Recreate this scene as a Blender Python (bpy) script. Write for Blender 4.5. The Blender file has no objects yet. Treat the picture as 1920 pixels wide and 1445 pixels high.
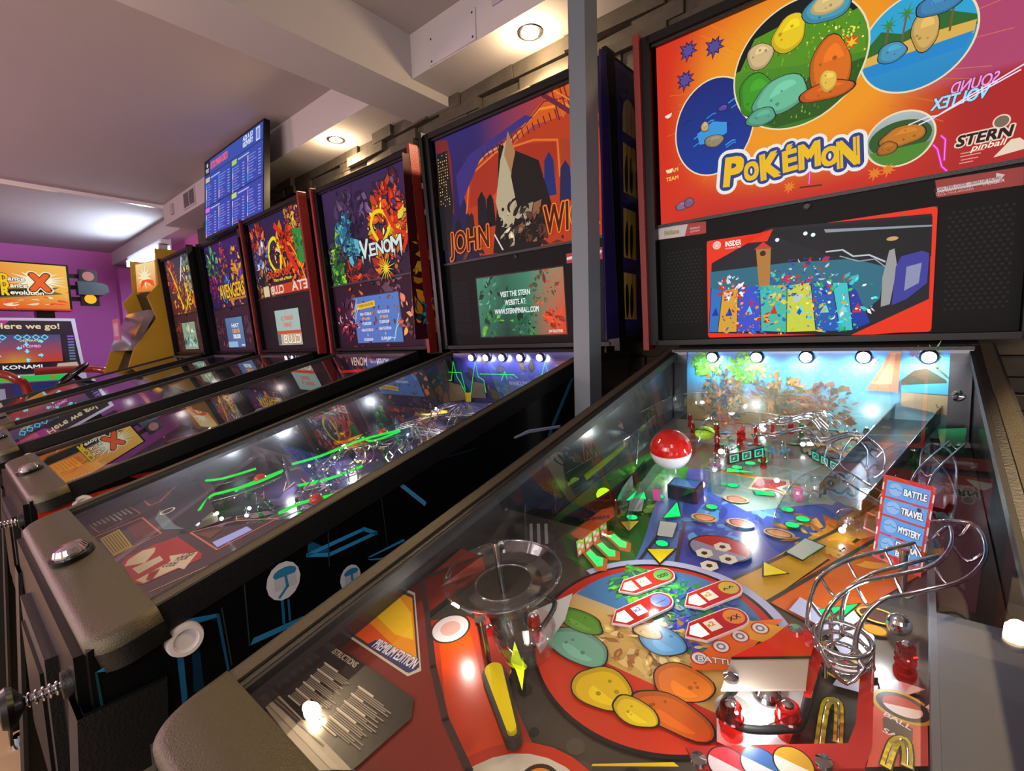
import bpy, math, random
from mathutils import Vector, Matrix
R = random.Random(7)
D = bpy.data; SC = bpy.context.scene; COL = SC.collection
sin, cos, pi = math.sin, math.cos, math.pi

# ------------------------------------------------------------ camera, world, exposure
cam = D.cameras.new('camera'); camo = D.objects.new('camera', cam); COL.objects.link(camo)
cam.sensor_fit = 'HORIZONTAL'; cam.sensor_width = 36; cam.lens = 36 * 896.8801 / 1920; cam.clip_start = .02
camo.matrix_world = Matrix(((0.76558529, -0.03673083, 0.64228499, 0.18426607),
                            (0.64266224, 0.08929086, -0.76092863, -1.18163676),
                            (-0.02940064, 0.99532808, 0.09196529, 1.1836205), (0, 0, 0, 1)))
SC.camera = camo
SC.view_settings.view_transform = 'Standard'; SC.view_settings.look = 'None'
SC.view_settings.exposure = 0.0; SC.view_settings.gamma = 1; SC.view_settings.use_curve_mapping = False
SC.cycles.transparent_max_bounces = 24; SC.cycles.max_bounces = 8; SC.cycles.sample_clamp_indirect = 4
W = D.worlds.new('world'); SC.world = W; W.use_nodes = True
W.node_tree.nodes['Background'].inputs[0].default_value = (.42, .36, .38, 1)
W.node_tree.nodes['Background'].inputs[1].default_value = 1.0

def light(name, kind, loc, power, color, size=.1, rot=None, parent=None, sy=None, spot=None):
    l = D.lights.new(name, kind); l.energy = power; l.color = color
    if kind == 'AREA':
        l.size = size
        if sy: l.shape = 'RECTANGLE'; l.size_y = sy
    elif kind == 'SPOT':
        l.spot_size = spot or 2.2; l.spot_blend = .6; l.shadow_soft_size = size
    else: l.shadow_soft_size = size
    o = D.objects.new(name, l); COL.objects.link(o); o.location = loc
    if rot: o.rotation_euler = rot
    if parent: o.parent = parent
    return o
# added fill lights out of view, tinted to brighten the room and ceiling
light('ceiling_fill', 'AREA', (1.6, -3.2, 2.36), 60, (1, .93, .86), 1.6)  # added overhead fill behind the player
light('back_fill', 'AREA', (-.6, -4.9, 1.35), 70, (1, .86, .84), 3.2, (pi / 2 + .12, 0, 0), sy=1.6)  # added broad fill from behind, evens out walls and ceiling
light('ceiling_fill', 'AREA', (-2.2, -3.6, 2.36), 50, (1, .80, .84), 1.8)  # second added overhead fill, pinker
light('mauve_fill', 'POINT', (-3.6, -2.4, 1.4), 75, (1.0, .58, .70), .3)  # added mauve fill that grazes the ceiling
light('warm_fill', 'POINT', (-.4, -2.9, 1.2), 46, (1, .80, .72), .3)  # added warm fill for the ceiling, no lamp modelled here
light('warm_fill', 'POINT', (-1.6, -1.9, .8), 16, (1, .70, .66), .3)  # weaker added fill, low down

# ------------------------------------------------------------ colour and materials
def lin(h):
    if not isinstance(h, str): return tuple(h)[:3]
    h = h.lstrip('#'); h = ''.join(c * 2 for c in h) if len(h) == 3 else h
    c = [int(h[i:i + 2], 16) / 255 for i in (0, 2, 4)]
    return tuple(x / 12.92 if x <= .04045 else ((x + .055) / 1.055) ** 2.4 for x in c)
def shade(c, k):
    c = lin(c); return tuple(max(0, min(1, x * k)) for x in c)
def mixc(a, b, t):
    a, b = lin(a), lin(b); return tuple(x + (y - x) * t for x, y in zip(a, b))

MATS = {}
def new_mat(name):
    m = D.materials.new(name); m.use_nodes = True; MATS[name] = m
    return m, m.node_tree, m.node_tree.nodes['Principled BSDF']
def pbr(name, color=None, rough=.5, metal=0, noise=0, bump=0, scale=40, coat=0, attr=False, spec=None):
    m, nt, b = new_mat(name)
    b.inputs['Roughness'].default_value = rough; b.inputs['Metallic'].default_value = metal
    if coat: b.inputs['Coat Weight'].default_value = coat; b.inputs['Coat Roughness'].default_value = .06
    if spec is not None: b.inputs['Specular IOR Level'].default_value = spec
    src = None
    if attr:
        a = nt.nodes.new('ShaderNodeAttribute'); a.attribute_name = 'Col'; src = a.outputs['Color']
    else: b.inputs['Base Color'].default_value = (*lin(color), 1)
    if noise or bump:
        tc = nt.nodes.new('ShaderNodeTexCoord'); n = nt.nodes.new('ShaderNodeTexNoise')
        n.inputs['Scale'].default_value = scale; n.inputs['Detail'].default_value = 5
        nt.links.new(tc.outputs['Object'], n.inputs['Vector'])
        if noise:
            mr = nt.nodes.new('ShaderNodeMapRange'); mr.inputs[3].default_value = 1 - noise; mr.inputs[4].default_value = 1 + noise
            nt.links.new(n.outputs['Fac'], mr.inputs[0])
            mx = nt.nodes.new('ShaderNodeVectorMath'); mx.operation = 'MULTIPLY'
            if src: nt.links.new(src, mx.inputs[0])
            else: mx.inputs[0].default_value = lin(color)
            nt.links.new(mr.outputs[0], mx.inputs[1]); src = mx.outputs[0]
        if bump:
            bp = nt.nodes.new('ShaderNodeBump'); bp.inputs['Strength'].default_value = bump; bp.inputs['Distance'].default_value = .003
            nt.links.new(n.outputs['Fac'], bp.inputs['Height']); nt.links.new(bp.outputs[0], b.inputs['Normal'])
    if src: nt.links.new(src, b.inputs['Base Color'])
    return m
def emis(name, strength, sample=False, gloss=.0):
    m, nt, b = new_mat(name)
    a = nt.nodes.new('ShaderNodeAttribute'); a.attribute_name = 'Col'
    b.inputs['Base Color'].default_value = (.01, .01, .01, 1); b.inputs['Roughness'].default_value = .35
    b.inputs['Specular IOR Level'].default_value = gloss
    nt.links.new(a.outputs['Color'], b.inputs['Emission Color']); b.inputs['Emission Strength'].default_value = strength
    if not sample: m.cycles.emission_sampling = 'NONE'
    return m
def clear(name, tint=(1, 1, 1), f0=.04, rough=0.0, glosscol=(1, 1, 1)):
    m = D.materials.new(name); m.use_nodes = True; MATS[name] = m; nt = m.node_tree; nt.nodes.clear(); N = nt.nodes.new
    o = N('ShaderNodeOutputMaterial'); mx = N('ShaderNodeMixShader'); t = N('ShaderNodeBsdfTransparent'); g = N('ShaderNodeBsdfGlossy'); ge = N('ShaderNodeNewGeometry')
    dt = N('ShaderNodeVectorMath'); dt.operation = 'DOT_PRODUCT'; nt.links.new(ge.outputs['Normal'], dt.inputs[0]); nt.links.new(ge.outputs['Incoming'], dt.inputs[1])
    def mt(op, a, b=None):
        n = N('ShaderNodeMath'); n.operation = op
        for i, v in enumerate((a, b)):
            if v is None: continue
            if isinstance(v, (int, float)): n.inputs[i].default_value = v
            else: nt.links.new(v, n.inputs[i])
        return n.outputs[0]
    ab = mt('ABSOLUTE', dt.outputs['Value']); sch = mt('ADD', mt('MULTIPLY', mt('POWER', mt('SUBTRACT', 1, ab), 5), 1 - f0), f0)
    t.inputs[0].default_value = (*tint, 1); g.inputs['Roughness'].default_value = rough; g.inputs[0].default_value = (*glosscol, 1)
    nt.links.new(sch, mx.inputs[0]); nt.links.new(t.outputs[0], mx.inputs[1]); nt.links.new(g.outputs[0], mx.inputs[2]); nt.links.new(mx.outputs[0], o.inputs[0])
    return m
pbr('art', rough=.28, attr=True, coat=.3)
pbr('plain', rough=.55, attr=True)
pbr('gloss', rough=.12, attr=True, coat=.6)
emis('glow', .92, gloss=.06); emis('screen', 1.0, gloss=.06); pbr('panel_black', rough=.5, attr=True, spec=.12); emis('led', 6, gloss=0); emis('lit', 1.6); emis('lamp', 14); emis('tube_lamp', 120, sample=True)
pbr('satin_black', '#101113', .42, bump=.25, scale=300)
pbr('deep_black', '#08090a', .34, spec=.3)
pbr('rubber', '#101012', .6)
pbr('armor', '#4c4636', .46, metal=.5, noise=.18, bump=.3, scale=520)
pbr('wall_metal', '#55585c', .22, metal=.85, noise=.12, scale=18)
pbr('chrome', '#d4d6da', .08, metal=1)
pbr('steel', '#9a9ca0', .25, metal=1, noise=.08, scale=60)
pbr('brass', '#c79a4c', .22, metal=1)
pbr('red_trim', '#7a211d', .42, bump=.2, scale=200)
pbr('stone', '#443d33', .8, noise=.45, bump=1.0, scale=22)
pbr('plaster', '#b9b2b3', .85, noise=.03, bump=.08, scale=12)
pbr('ceiling_paint', '#a49a9a', .88, noise=.03, bump=.05, scale=9)
pbr('purple_paint', '#cc6cb8', .8, noise=.04, scale=6)
pbr('floor_mat', '#9a8460', .6, noise=.2, bump=.2, scale=14)
pbr('post_paint', '#5d666e', .45)
pbr('yellow_panel', '#a8851a', .45, noise=.08, scale=8)
clear('glass', (.97, .98, .98), .045); clear('plastic', (.90, .93, .94), .12, .05)
clear('green_plastic', (.35, .9, .5), .10, .04, (.6, 1, .6)); clear('red_plastic', (.95, .10, .08), .12, .05, (1, .5, .5))

# ------------------------------------------------------------ mesh builder
class MB:
    step = 2.5e-6; asp = 1
    def __init__(s): s.V = []; s.F = []; s.C = []; s.M = []; s.S = []; s.lv = 0
    def add(s, vs, fs, col='#808080', mat='plain', smooth=True, cols=None):
        o = len(s.V); s.V += [tuple(v) for v in vs]; c = lin(col)
        for f in fs:
            s.F.append([o + i for i in f]); s.M.append(mat); s.S.append(smooth)
            s.C.append([cols[i] for i in f] if cols else c)
    def nxt(s, step=None): s.lv += step or s.step; return s.lv
    def poly(s, fr, pts, h=None, col='#fff', mat='art'):
        if h is None: h = s.nxt()
        s.add([fr(a, b, h) for a, b in pts], [list(range(len(pts)))], col, mat, False)
    def rect(s, fr, u0, u1, v0, v1, h=None, col='#fff', mat='art'):
        s.poly(fr, [(u0, v0), (u1, v0), (u1, v1), (u0, v1)], h, col, mat)
    def disc(s, fr, u, v, r, h=None, col='#fff', mat='art', ry=None, n=28, a0=0, a1=2 * pi, col2=None):
        if h is None: h = s.nxt()
        ry = ry or r; full = abs(a1 - a0) > 6.28; k = n if full else n + 1
        ps = [(u + r * cos(a0 + (a1 - a0) * i / n), v + ry * sin(a0 + (a1 - a0) * i / n)) for i in range(k)]
        if col2 is None: s.poly(fr, ps, h, col, mat)
        else:
            vs = [fr(u, v, h)] + [fr(a, b, h) for a, b in ps]; cs = [lin(col)] + [lin(col2)] * k
            s.add(vs, [[0, i + 1, (i + 1) % k + 1] for i in range(k if full else k - 1)], col, mat, False, cs)
    def ring(s, fr, u, v, r0, r1, h=None, col='#fff', mat='art', n=32, a0=0, a1=2 * pi):
        if h is None: h = s.nxt()
        vs = []; fs = []
        for i in range(n + 1):
            a = a0 + (a1 - a0) * i / n
            vs += [fr(u + r0 * cos(a), v + r0 * sin(a), h), fr(u + r1 * cos(a), v + r1 * sin(a), h)]
        fs = [[2 * i, 2 * i + 1, 2 * i + 3, 2 * i + 2] for i in range(n)]
        s.add(vs, fs, col, mat, False)
    def line(s, fr, pts, w, h=None, col='#000', mat='art', closed=False):
        if h is None: h = s.nxt()
        P = [Vector(p) for p in pts]; n = len(P)
        if closed: P.append(P[0]); P.append(P[1])
        for i in range(len(P) - 1 - (1 if closed else 0)):
            d = (P[i + 1] - P[i])
            if d.length < 1e-6: continue
            d.normalize(); q = Vector((-d.y, d.x)) * w / 2; a = P[i] - d * w * .3; b = P[i + 1] + d * w * .3
            s.add([fr(*(a - q), h), fr(*(b - q), h), fr(*(b + q), h), fr(*(a + q), h)], [[0, 1, 2, 3]], col, mat, False)
    def grid(s, fr, u0, u1, v0, v1, nu, nv, fn, h=None, mat='art'):
        if h is None: h = s.nxt()
        vs = []; cs = []
        for j in range(nv + 1):
            for i in range(nu + 1):
                a, b = i / nu, j / nv; vs.append(fr(u0 + (u1 - u0) * a, v0 + (v1 - v0) * b, h)); cs.append(lin(fn(a, b)))
        fs = [[j * (nu + 1) + i, j * (nu + 1) + i + 1, (j + 1) * (nu + 1) + i + 1, (j + 1) * (nu + 1) + i] for j in range(nv) for i in range(nu)]
        s.add(vs, fs, '#fff', mat, False, cs)
    def prism(s, fr, pts, h0, h1, col='#888', mat='plain', sidemat=None):
        n = len(pts); vs = [fr(a, b, h0) for a, b in pts] + [fr(a, b, h1) for a, b in pts]
        s.add(vs, [list(range(n))[::-1], list(range(n, 2 * n))], col, mat, False)
        s.add(vs, [[i, (i + 1) % n, n + (i + 1) % n, n + i] for i in range(n)], col, sidemat or mat, False)
    def box(s, fr, u0, u1, v0, v1, h0, h1, col='#888', mat='plain'):
        s.prism(fr, [(u0, v0), (u1, v0), (u1, v1), (u0, v1)], h0, h1, col, mat)
    def cyl(s, a, b, r0, r1=None, n=16, col='#888', mat='plain', caps=True):
        a, b = Vector(a), Vector(b); r1 = r0 if r1 is None else r1; d = (b - a).normalized()
        x = d.orthogonal().normalized(); y = d.cross(x); vs = []
        for c, r in ((a, r0), (b, r1)):
            vs += [c + (x * cos(2 * pi * i / n) + y * sin(2 * pi * i / n)) * r for i in range(n)]
        s.add(vs, [[i, (i + 1) % n, n + (i + 1) % n, n + i] for i in range(n)], col, mat, True)
        if caps: s.add(vs, [list(range(n))[::-1], list(range(n, 2 * n))], col, mat, False)
    def lathe(s, c, ax, prof, n=20, col='#888', mat='plain', colf=None):
        c, d = Vector(c), Vector(ax).normalized(); x = d.orthogonal().normalized(); y = d.cross(x); m = len(prof)
        vs = [c + d * h + (x * cos(2 * pi * i / n) + y * sin(2 * pi * i / n)) * r for r, h in prof for i in range(n)]
        for j in range(m - 1):
            k = colf((prof[j][1] + prof[j + 1][1]) / 2) if colf else col
            s.add(vs[j * n:(j + 2) * n], [[i, (i + 1) % n, n + (i + 1) % n, n + i] for i in range(n)], k, mat, True)
    def ball(s, c, r, ax=(0, 0, 1), n=24, col='#888', mat='plain', colf=None, half=False, sq=1):
        k = n // 2; a0 = 0 if half else -pi / 2
        s.lathe(c, ax, [(max(1e-5, r * cos(a0 + (pi / 2 - a0) * i / k)), sq * r * sin(a0 + (pi / 2 - a0) * i / k)) for i in range(k + 1)], n, col, mat, colf)
    def tube(s, path, r, n=8, col='#888', mat='plain', closed=False, smooth=4):
        P = [Vector(p) for p in path]
        if smooth and len(P) > 2: P = catmull(P, smooth, closed)
        m = len(P); rings = []; prev = None
        for i in range(m):
            if closed: t = P[(i + 1) % m] - P[i - 1]
            else: t = P[min(i + 1, m - 1)] - P[max(i - 1, 0)]
            t.normalize(); x = (prev - t * prev.dot(t)) if prev is not None else t.orthogonal()
            if x.length < 1e-6: x = t.orthogonal()
            x.normalize(); prev = x; y = t.cross(x)
            rings.append([P[i] + (x * cos(2 * pi * k / n) + y * sin(2 * pi * k / n)) * r for k in range(n)])
        vs = [v for q in rings for v in q]; fs = []
        for i in range(m if closed else m - 1):
            j = (i + 1) % m; fs += [[i * n + k, i * n + (k + 1) % n, j * n + (k + 1) % n, j * n + k] for k in range(n)]
        s.add(vs, fs, col, mat, True)
        if not closed: s.add(vs, [list(range(n))[::-1], list(range((m - 1) * n, m * n))], col, mat, False)
    def text(s, fr, t, u, v, w=None, hgt=.02, h=None, col='#fff', mat='art', flip=False, rot=0, bold=0, outline=None, ol=.1, shear=0, align=.5, mirror=False):
        if h is None: h = s.nxt(2e-5)
        vs, fs, (x0, x1, y0, y1) = glyphs(t, 0, shear)
        k = hgt / .7; kx = (w / (x1 - x0)) if w else k
        c0, s0 = cos(rot), sin(rot)
        def mp(vs, hh, dx=0, dy=0):
            o = []
            for x, y in vs:
                a = (x - x0 - (x1 - x0) * align) * kx * (-1 if mirror else 1) + dx; b = y * k + dy
                a, b = a * c0 - b * s0, a * s0 + b * c0
                o.append(fr(u + a, v + (-b if flip else b), hh))
            return o
        if outline:
            for oc, ow in (outline if isinstance(outline, list) else [(outline, ol)]):
                ns = 28 if ow > .15 else 12
                for i in range(ns): a = i * 2 * pi / ns; h += s.step; s.add(mp(vs, h, s.asp * ow * k * .8 * cos(a), ow * k * .8 * sin(a)), fs, oc, mat, False)
                h += s.step * 12
        bs = bold * k * .7
        for dx, dy in (((0, 0),) if bold < .01 else ((bs, bs), (-bs, bs), (-bs, -bs), (bs, -bs))): h += s.step; s.add(mp(vs, h, dx * s.asp, dy), fs, col, mat, False)
        s.lv = max(s.lv, h)
    def build(s, name, parent=None, label=None, kind=None, mw=None):
        me = D.meshes.new(name); me.from_pydata(s.V, [], s.F)
        ks = sorted(set(s.M)); idx = {k: i for i, k in enumerate(ks)}
        for k in ks: me.materials.append(MATS[k])
        me.polygons.foreach_set('material_index', [idx[k] for k in s.M]); me.polygons.foreach_set('use_smooth', s.S)
        at = me.color_attributes.new('Col', 'FLOAT_COLOR', 'CORNER'); buf = []
        for f, c in zip(s.F, s.C):
            if isinstance(c, list):
                for q in c: buf += [*q, 1]
            else: buf += [*c, 1] * len(f)
        at.data.foreach_set('color', buf); me.update()
        o = D.objects.new(name, me); COL.objects.link(o)
        if parent: o.parent = parent
        if label: o['label'] = label
        if kind: o['kind'] = kind
        return o
def catmull(P, k, closed=False):
    o = []; n = len(P)
    for i in range(n if closed else n - 1):
        if closed: a, b, c, d = P[i - 1], P[i], P[(i + 1) % n], P[(i + 2) % n]
        else: a, b, c, d = P[max(i - 1, 0)], P[i], P[i + 1], P[min(i + 2, n - 1)]
        for j in range(k):
            t = j / k; o.append(.5 * ((2 * b) + (c - a) * t + (2 * a - 5 * b + 4 * c - d) * t * t + (3 * b - a - 3 * c + d) * t ** 3))
    if not closed: o.append(P[-1])
    return o
GC = {}
def glyphs(t, bold=0, shear=0):
    k = (t, bold, shear)
    if k in GC: return GC[k]
    c = D.curves.new('lettering', 'FONT'); c.body = t; c.size = 1; c.offset = bold; c.shear = shear; c.resolution_u = 3
    o = D.objects.new('lettering', c); COL.objects.link(o); dg = bpy.context.evaluated_depsgraph_get(); dg.update()
    me = o.evaluated_get(dg).to_mesh(); vs = [(v.co.x, v.co.y) for v in me.vertices]; fs = [list(p.vertices) for p in me.polygons]
    o.evaluated_get(dg).to_mesh_clear(); D.objects.remove(o); D.curves.remove(c)
    b0 = GC.get((t, 0, shear))
    bb = b0[2] if b0 else ((min(v[0] for v in vs), max(v[0] for v in vs), 0, .7) if vs else (0, 1, 0, 1))
    GC[k] = (vs, fs, bb); return GC[k]
def XYZ(a, b, h): return (a, b, h)
def plane_x(x0, sg=1): return lambda a, b, h: (x0 + sg * h, a, b)
def plane_y(y0, sg=-1): return lambda a, b, h: (a, y0 + sg * h, b)
def root(name, loc, rz=0, label=None, cat=None, group=None):
    o = D.objects.new(name, None); COL.objects.link(o); o.location = loc; o.rotation_euler = (0, 0, rz); o.empty_display_size = .1
    return tag(o, label, cat, group)
def tag(o, label=None, cat=None, group=None, kind=None):
    if label: o['label'] = label
    if cat: o['category'] = cat
    if group: o['group'] = group
    if kind: o['kind'] = kind
    return o

# painterly filler: inked leaves, flames and shards of colour around given centres
def comic(mb, fr, rect, centres, n, mat='glow', rng=R, size=(.008, .04), ink='#120a12', curl=.5):
    u0, u1, v0, v1 = rect; cl = lambda a, b: (min(u1, max(u0, a)), min(v1, max(v0, b)))
    for i in range(n):
        cu, cv, cr, pal = rng.choice(centres); a = rng.uniform(0, 2 * pi); d = cr * math.sqrt(rng.random())
        x, y = cu + d * cos(a), cv + d * sin(a); L = rng.uniform(*size) * (1.35 - 1.0 * i / n); wd = L * rng.uniform(.12, .38); th = a + rng.uniform(-.7, .7); c = shade(rng.choice(pal), rng.uniform(.65, 1.2)); bend = rng.uniform(-curl, curl)
        def leaf(g):
            o = []; L2 = L + g; m = 6
            for sgn in (1, -1):
                for j in range(m if sgn > 0 else m):
                    t = (j / m) if sgn > 0 else 1 - j / m
                    w = (wd + g) * sin(pi * min(1, t * .9 + .1)) * (1 - .25 * t); q = th + bend * t
                    o.append(cl(x + L2 * (t - .4) * cos(q) - sgn * w * sin(q), y + L2 * (t - .4) * sin(q) + sgn * w * cos(q)))
            return o
        md = rng.random()
        if md < .22:                                              # splinter
            w2 = wd * 1.3; q = [cl(x + p * cos(th) - k * sin(th), y + p * sin(th) + k * cos(th)) for p, k in ((-L * .5, 0), (-L * .1, w2), (L * .6, w2 * .1), (L * .1, -w2 * .8))]
            if ink: mb.poly(fr, [cl(a * 1.0 + (a - x) * .12, b + (b - y) * .12) for a, b in q], None, ink, mat)
            mb.poly(fr, q, None, c, mat); continue
        if md < .42:                                              # curling brush stroke
            r0 = L * .5; k0 = rng.uniform(.8, 2.4); m = 7; o = []; i_ = []
            for j in range(m + 1):
                q = th + k0 * j / m; tw = wd * .55 * sin(pi * (j + .35) / (m + .7)); o.append(cl(x + (r0 + tw) * cos(q), y + (r0 + tw) * sin(q))); i_.append(cl(x + (r0 - tw) * cos(q), y + (r0 - tw) * sin(q)))
            mb.poly(fr, o + i_[::-1], None, c, mat); continue
        if md < .50:
            mb.disc(fr, *cl(x, y), wd * .5, None, c, mat, n=9); continue
        if ink: mb.poly(fr, leaf(L * .06 + .0006), None, ink, mat)
        mb.poly(fr, leaf(0), None, c, mat)
        if rng.random() < .5:
            x += L * .03; L *= .55; wd *= .4; mb.poly(fr, leaf(0), None, shade(c, 1.7), mat)
def spikes(mb, fr, u, v, r0, r1, n, col, mat='glow', rng=R, a0=0, a1=2 * pi, ink=None, h=None):
    for g, c in ((.004, ink), (0, col)):
        if c is None: continue
        st = random.Random(n); pts = []
        for i in range(2 * n):
            a = a0 + (a1 - a0) * i / (2 * n); r = (r1 * st.uniform(.75, 1.15) if i % 2 else r0) + g
            pts.append((u + r * cos(a), v + r * sin(a)))
        mb.poly(fr, pts, None, c, mat)
def stone(mb, fr, u, v, w, h, col, mat='glow', ink='#1a1a20', rot=0, k=9):
    st = random.Random(int(abs(u * 9973) + abs(v * 7919)) + k); n = 26; p1, p2, p3 = (st.uniform(0, 6.28) for _ in range(3))
    rr = [1 + .07 * sin(2 * t + p1) + .05 * sin(3 * t + p2) + .025 * sin(5 * t + p3) for t in [2 * pi * i / n for i in range(n)]]
    def ps(s, du=0, dv=0): return [(u + du + w * s * rr[i] * cos(2 * pi * i / n + rot), v + dv + h * s * rr[i] * sin(2 * pi * i / n + rot)) for i in range(n)]
    g = .0011 / max(.004, min(w, h))
    if ink: mb.poly(fr, ps(1 + g), None, ink, mat)
    mb.poly(fr, ps(1), None, shade(col, .72), mat); mb.poly(fr, ps(.88, w * .06, h * .09), None, col, mat)
    q = ps(.5, w * .16, h * .22); mb.poly(fr, q[:14], None, shade(col, 1.3), mat)
    for i in range(3):
        a, d = st.uniform(0, 6.28), st.uniform(.2, .6); mb.disc(fr, u + w * d * cos(a), v + h * d * sin(a), min(w, h) * st.uniform(.06, .13), None, shade(col, .55), mat, n=9)

# ------------------------------------------------------------ the setting
def structure(mb, name, label=None):
    o = mb.build(name, kind='structure')
    if label: o['label'] = label
    return o
m = MB(); m.add([(-7.6, -5, 0), (3, -5, 0), (3, .5, 0), (-7.6, .5, 0)], [[0, 1, 2, 3]], mat='floor_mat'); structure(m, 'floor', 'tan floor in front of the machines')
m = MB(); m.box(XYZ, -4.64, 3, -5, .5, 2.39, 2.45, mat='ceiling_paint'); m.box(XYZ, -7.6, -4.64, -5, .5, 2.40, 2.45, mat='ceiling_paint'); structure(m, 'ceiling', 'pale ceiling')
m = MB(); m.box(XYZ, -7.5, -7.38, -5, .6, 0, 2.4, mat='purple_paint'); structure(m, 'wall_left', 'purple end wall behind the dance machine')
m = MB(); m.box(XYZ, -7.45, -4.62, .42, .5, 0, 2.4, mat='purple_paint'); m.box(XYZ, -7.38, -7.2, .28, .42, 0, 2.2, mat='purple_paint'); structure(m, 'wall_far', 'purple wall of the far room')
# split-face stone cladding behind the row of machines
m = MB(); st = random.Random(3); z = .35
m.box(XYZ, -4.62, 3, .34, .5, 0, 2.4, mat='stone')
while z < 2.26:
    hh = st.uniform(.030, .062); x = -4.40 + st.uniform(0, .1)
    while x < 1.4:
        L = st.uniform(.10, .34); d = st.uniform(.002, .042); t = st.uniform(-.010, .010)
        g = .002; vs = [(x + g, .345, z + g), (x + L - g, .345, z + g), (x + L - g, .345, z + hh - g), (x + g, .345, z + hh - g),
              (x + g, .33 - d, z + g), (x + L - g, .33 - d + t, z + g), (x + L - g, .33 - d + t + st.uniform(-.006, .006), z + hh - g), (x + g, .33 - d + st.uniform(-.006, .006), z + hh - g)]
        m.add(vs, [[4, 5, 6, 7], [0, 4, 7, 3], [1, 2, 6, 5], [3, 7, 6, 2], [0, 1, 5, 4]], mat='stone', smooth=False); x += L
    z += hh
structure(m, 'wall_back', 'dark split stone wall behind the pinball machines')
m = MB(); m.box(XYZ, -4.64, 3, .11, .345, 2.225, 2.392, mat='plaster')
structure(m, 'trim_1', 'white boxed soffit along the stone wall')
m = MB(); m.box(XYZ, -1.60, -1.375, -5, .335, 2.185, 2.391, mat='plaster'); structure(m, 'trim_2', 'white ceiling beam running out from the stone wall')
m = MB(); m.box(XYZ, -7.4, -4.64, .26, .44, 2.25, 2.41, mat='plaster'); structure(m, 'trim_3', 'pale box beam over the far purple wall')
m = MB(); m.box(XYZ, -4.665, -4.635, -5, .11, 2.365, 2.392, col='#e8e4ea', mat='gloss'); structure(m, 'trim_4', 'narrow white metal strip across the ceiling')

def downlight(x, y, z, label, power=46, grp=True):
    r = root('recessed_downlight', (x, y, z), 0, label, 'ceiling light', 'warm downlights in the soffit' if grp else None)
    m = MB(); m.lathe((0, 0, 0), (0, 0, -1), [(.030, -.012), (.031, .002), (.036, .005), (.043, .004), (.046, 0)], 32, mat='steel'); m.build('trim_ring', r)
    m = MB(); m.lathe((0, 0, 0), (0, 0, -1), [(.0305, .0015), (.026, .003), (.014, .005), (1e-4, .0055)], 28, col='#ffd9a0', mat='lamp'); m.build('bulb', r)
    light('downlight_beam', 'SPOT', (0, 0, -.02), power, (1, .72, .40), .03, None, r, spot=2.5)
    light('downlight_glow', 'POINT', (0, 0, -.05), power * .10, (1, .74, .42), .02, None, r)
downlight(-2.10, .20, 2.225, 'small round downlight glowing in the soffit beside the ceiling television')
downlight(-.855, .20, 2.225, 'small round downlight glowing in the soffit left of the grey post')
downlight(.43, .20, 2.225, 'small round downlight in the soffit above the red and orange backglass machine')
downlight(-1.56, -1.0, 2.185, 'small round downlight under the ceiling beam', 14, False)

# access panel and socket plate on the soffit face
m = MB(); fy = plane_y(.11)
m.box(fy, -1.265, -1.02, 2.229, 2.335, 0, .004, '#b8b2b8', 'plain'); r = m.build('access_panel'); tag(r, 'white square access panel with dark screws on the soffit face', 'panel')
for x, z in ((-1.252, 2.243), (-1.252, 2.322), (-1.035, 2.243), (-1.035, 2.322)):
    k = MB(); k.disc(fy, x, z, .004, .0045, '#1a1414', 'plain'); k.build('screw', r)
m = MB(); m.box(fy, -.94, -.86, 2.30, 2.375, 0, .006, '#a79fae', 'plain'); r = m.build('socket_plate'); tag(r, 'small pale grey square plate near the ceiling on the soffit face', 'plate')
k = MB(); k.disc(fy, -.90, 2.335, .012, .0065, '#8d86a0', 'plain'); k.build('socket', r)
r = root('vent_grille', (-3.99, .11, 2.312), 0, 'white ventilation grille with two slatted openings on the soffit left of the television', 'vent')
m = MB(); f0 = plane_y(0); m.box(f0, -.13, .13, -.065, .065, 0, .006, '#b0a6ae', 'plain'); m.build('frame', r)
for sx in (-1, 1):
    m = MB(); m.box(f0, sx * .06 - .05, sx * .06 + .05, -.05, .05, .0055, .007, '#2a2426', 'plain')
    for i in range(9): m.box(f0, sx * .06 - .05, sx * .06 + .05, -.048 + i * .0115, -.044 + i * .0115, .007, .010, '#8d8288', 'plain')
    m.build('slats', r)
m = MB(); m.box(fy, -4.42, -4.36, 2.27, 2.35, 0, .012, '#a59ca4', 'plain'); tag(m.build('sensor_box'), 'small pale box on the soffit left of the ventilation grille', 'sensor')

# square steel post in front of the machines
m = MB(); m.box(XYZ, -.443, -.400, -.205, -.150, 0, 2.39, mat='post_paint'); m.box(XYZ, -.4015, -.399, -.2062, -.2015, 0, 2.39, mat='post_paint')
tag(m.build('support_post'), 'square grey steel post standing in front of the orange backglass machine', 'post')

# fluorescent fitting in the far room
r = root('tube_light', (-5.75, .22, 2.16), 0, 'bright white fluorescent tube light above the yellow cabinet', 'ceiling light')
m = MB(); m.box(XYZ, -.62, .62, -.02, .05, .0, .05, '#cfd4dc', 'plain'); m.box(XYZ, -.62, .62, .05, .06, -.06, .06, '#cfd4dc', 'plain'); m.build('housing', r)
m = MB(); m.cyl((-.58, -.01, -.03), (.58, -.01, -.03), .022, n=16, col='#d2ecff', mat='tube_lamp'); m.build('tube', r)
for sx in (-1, 1):
    m = MB(); m.box(XYZ, sx * .60 - .02, sx * .60 + .02, -.035, .03, -.06, .01, '#9aa0a8', 'plain'); m.build('end_cap', r)

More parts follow.
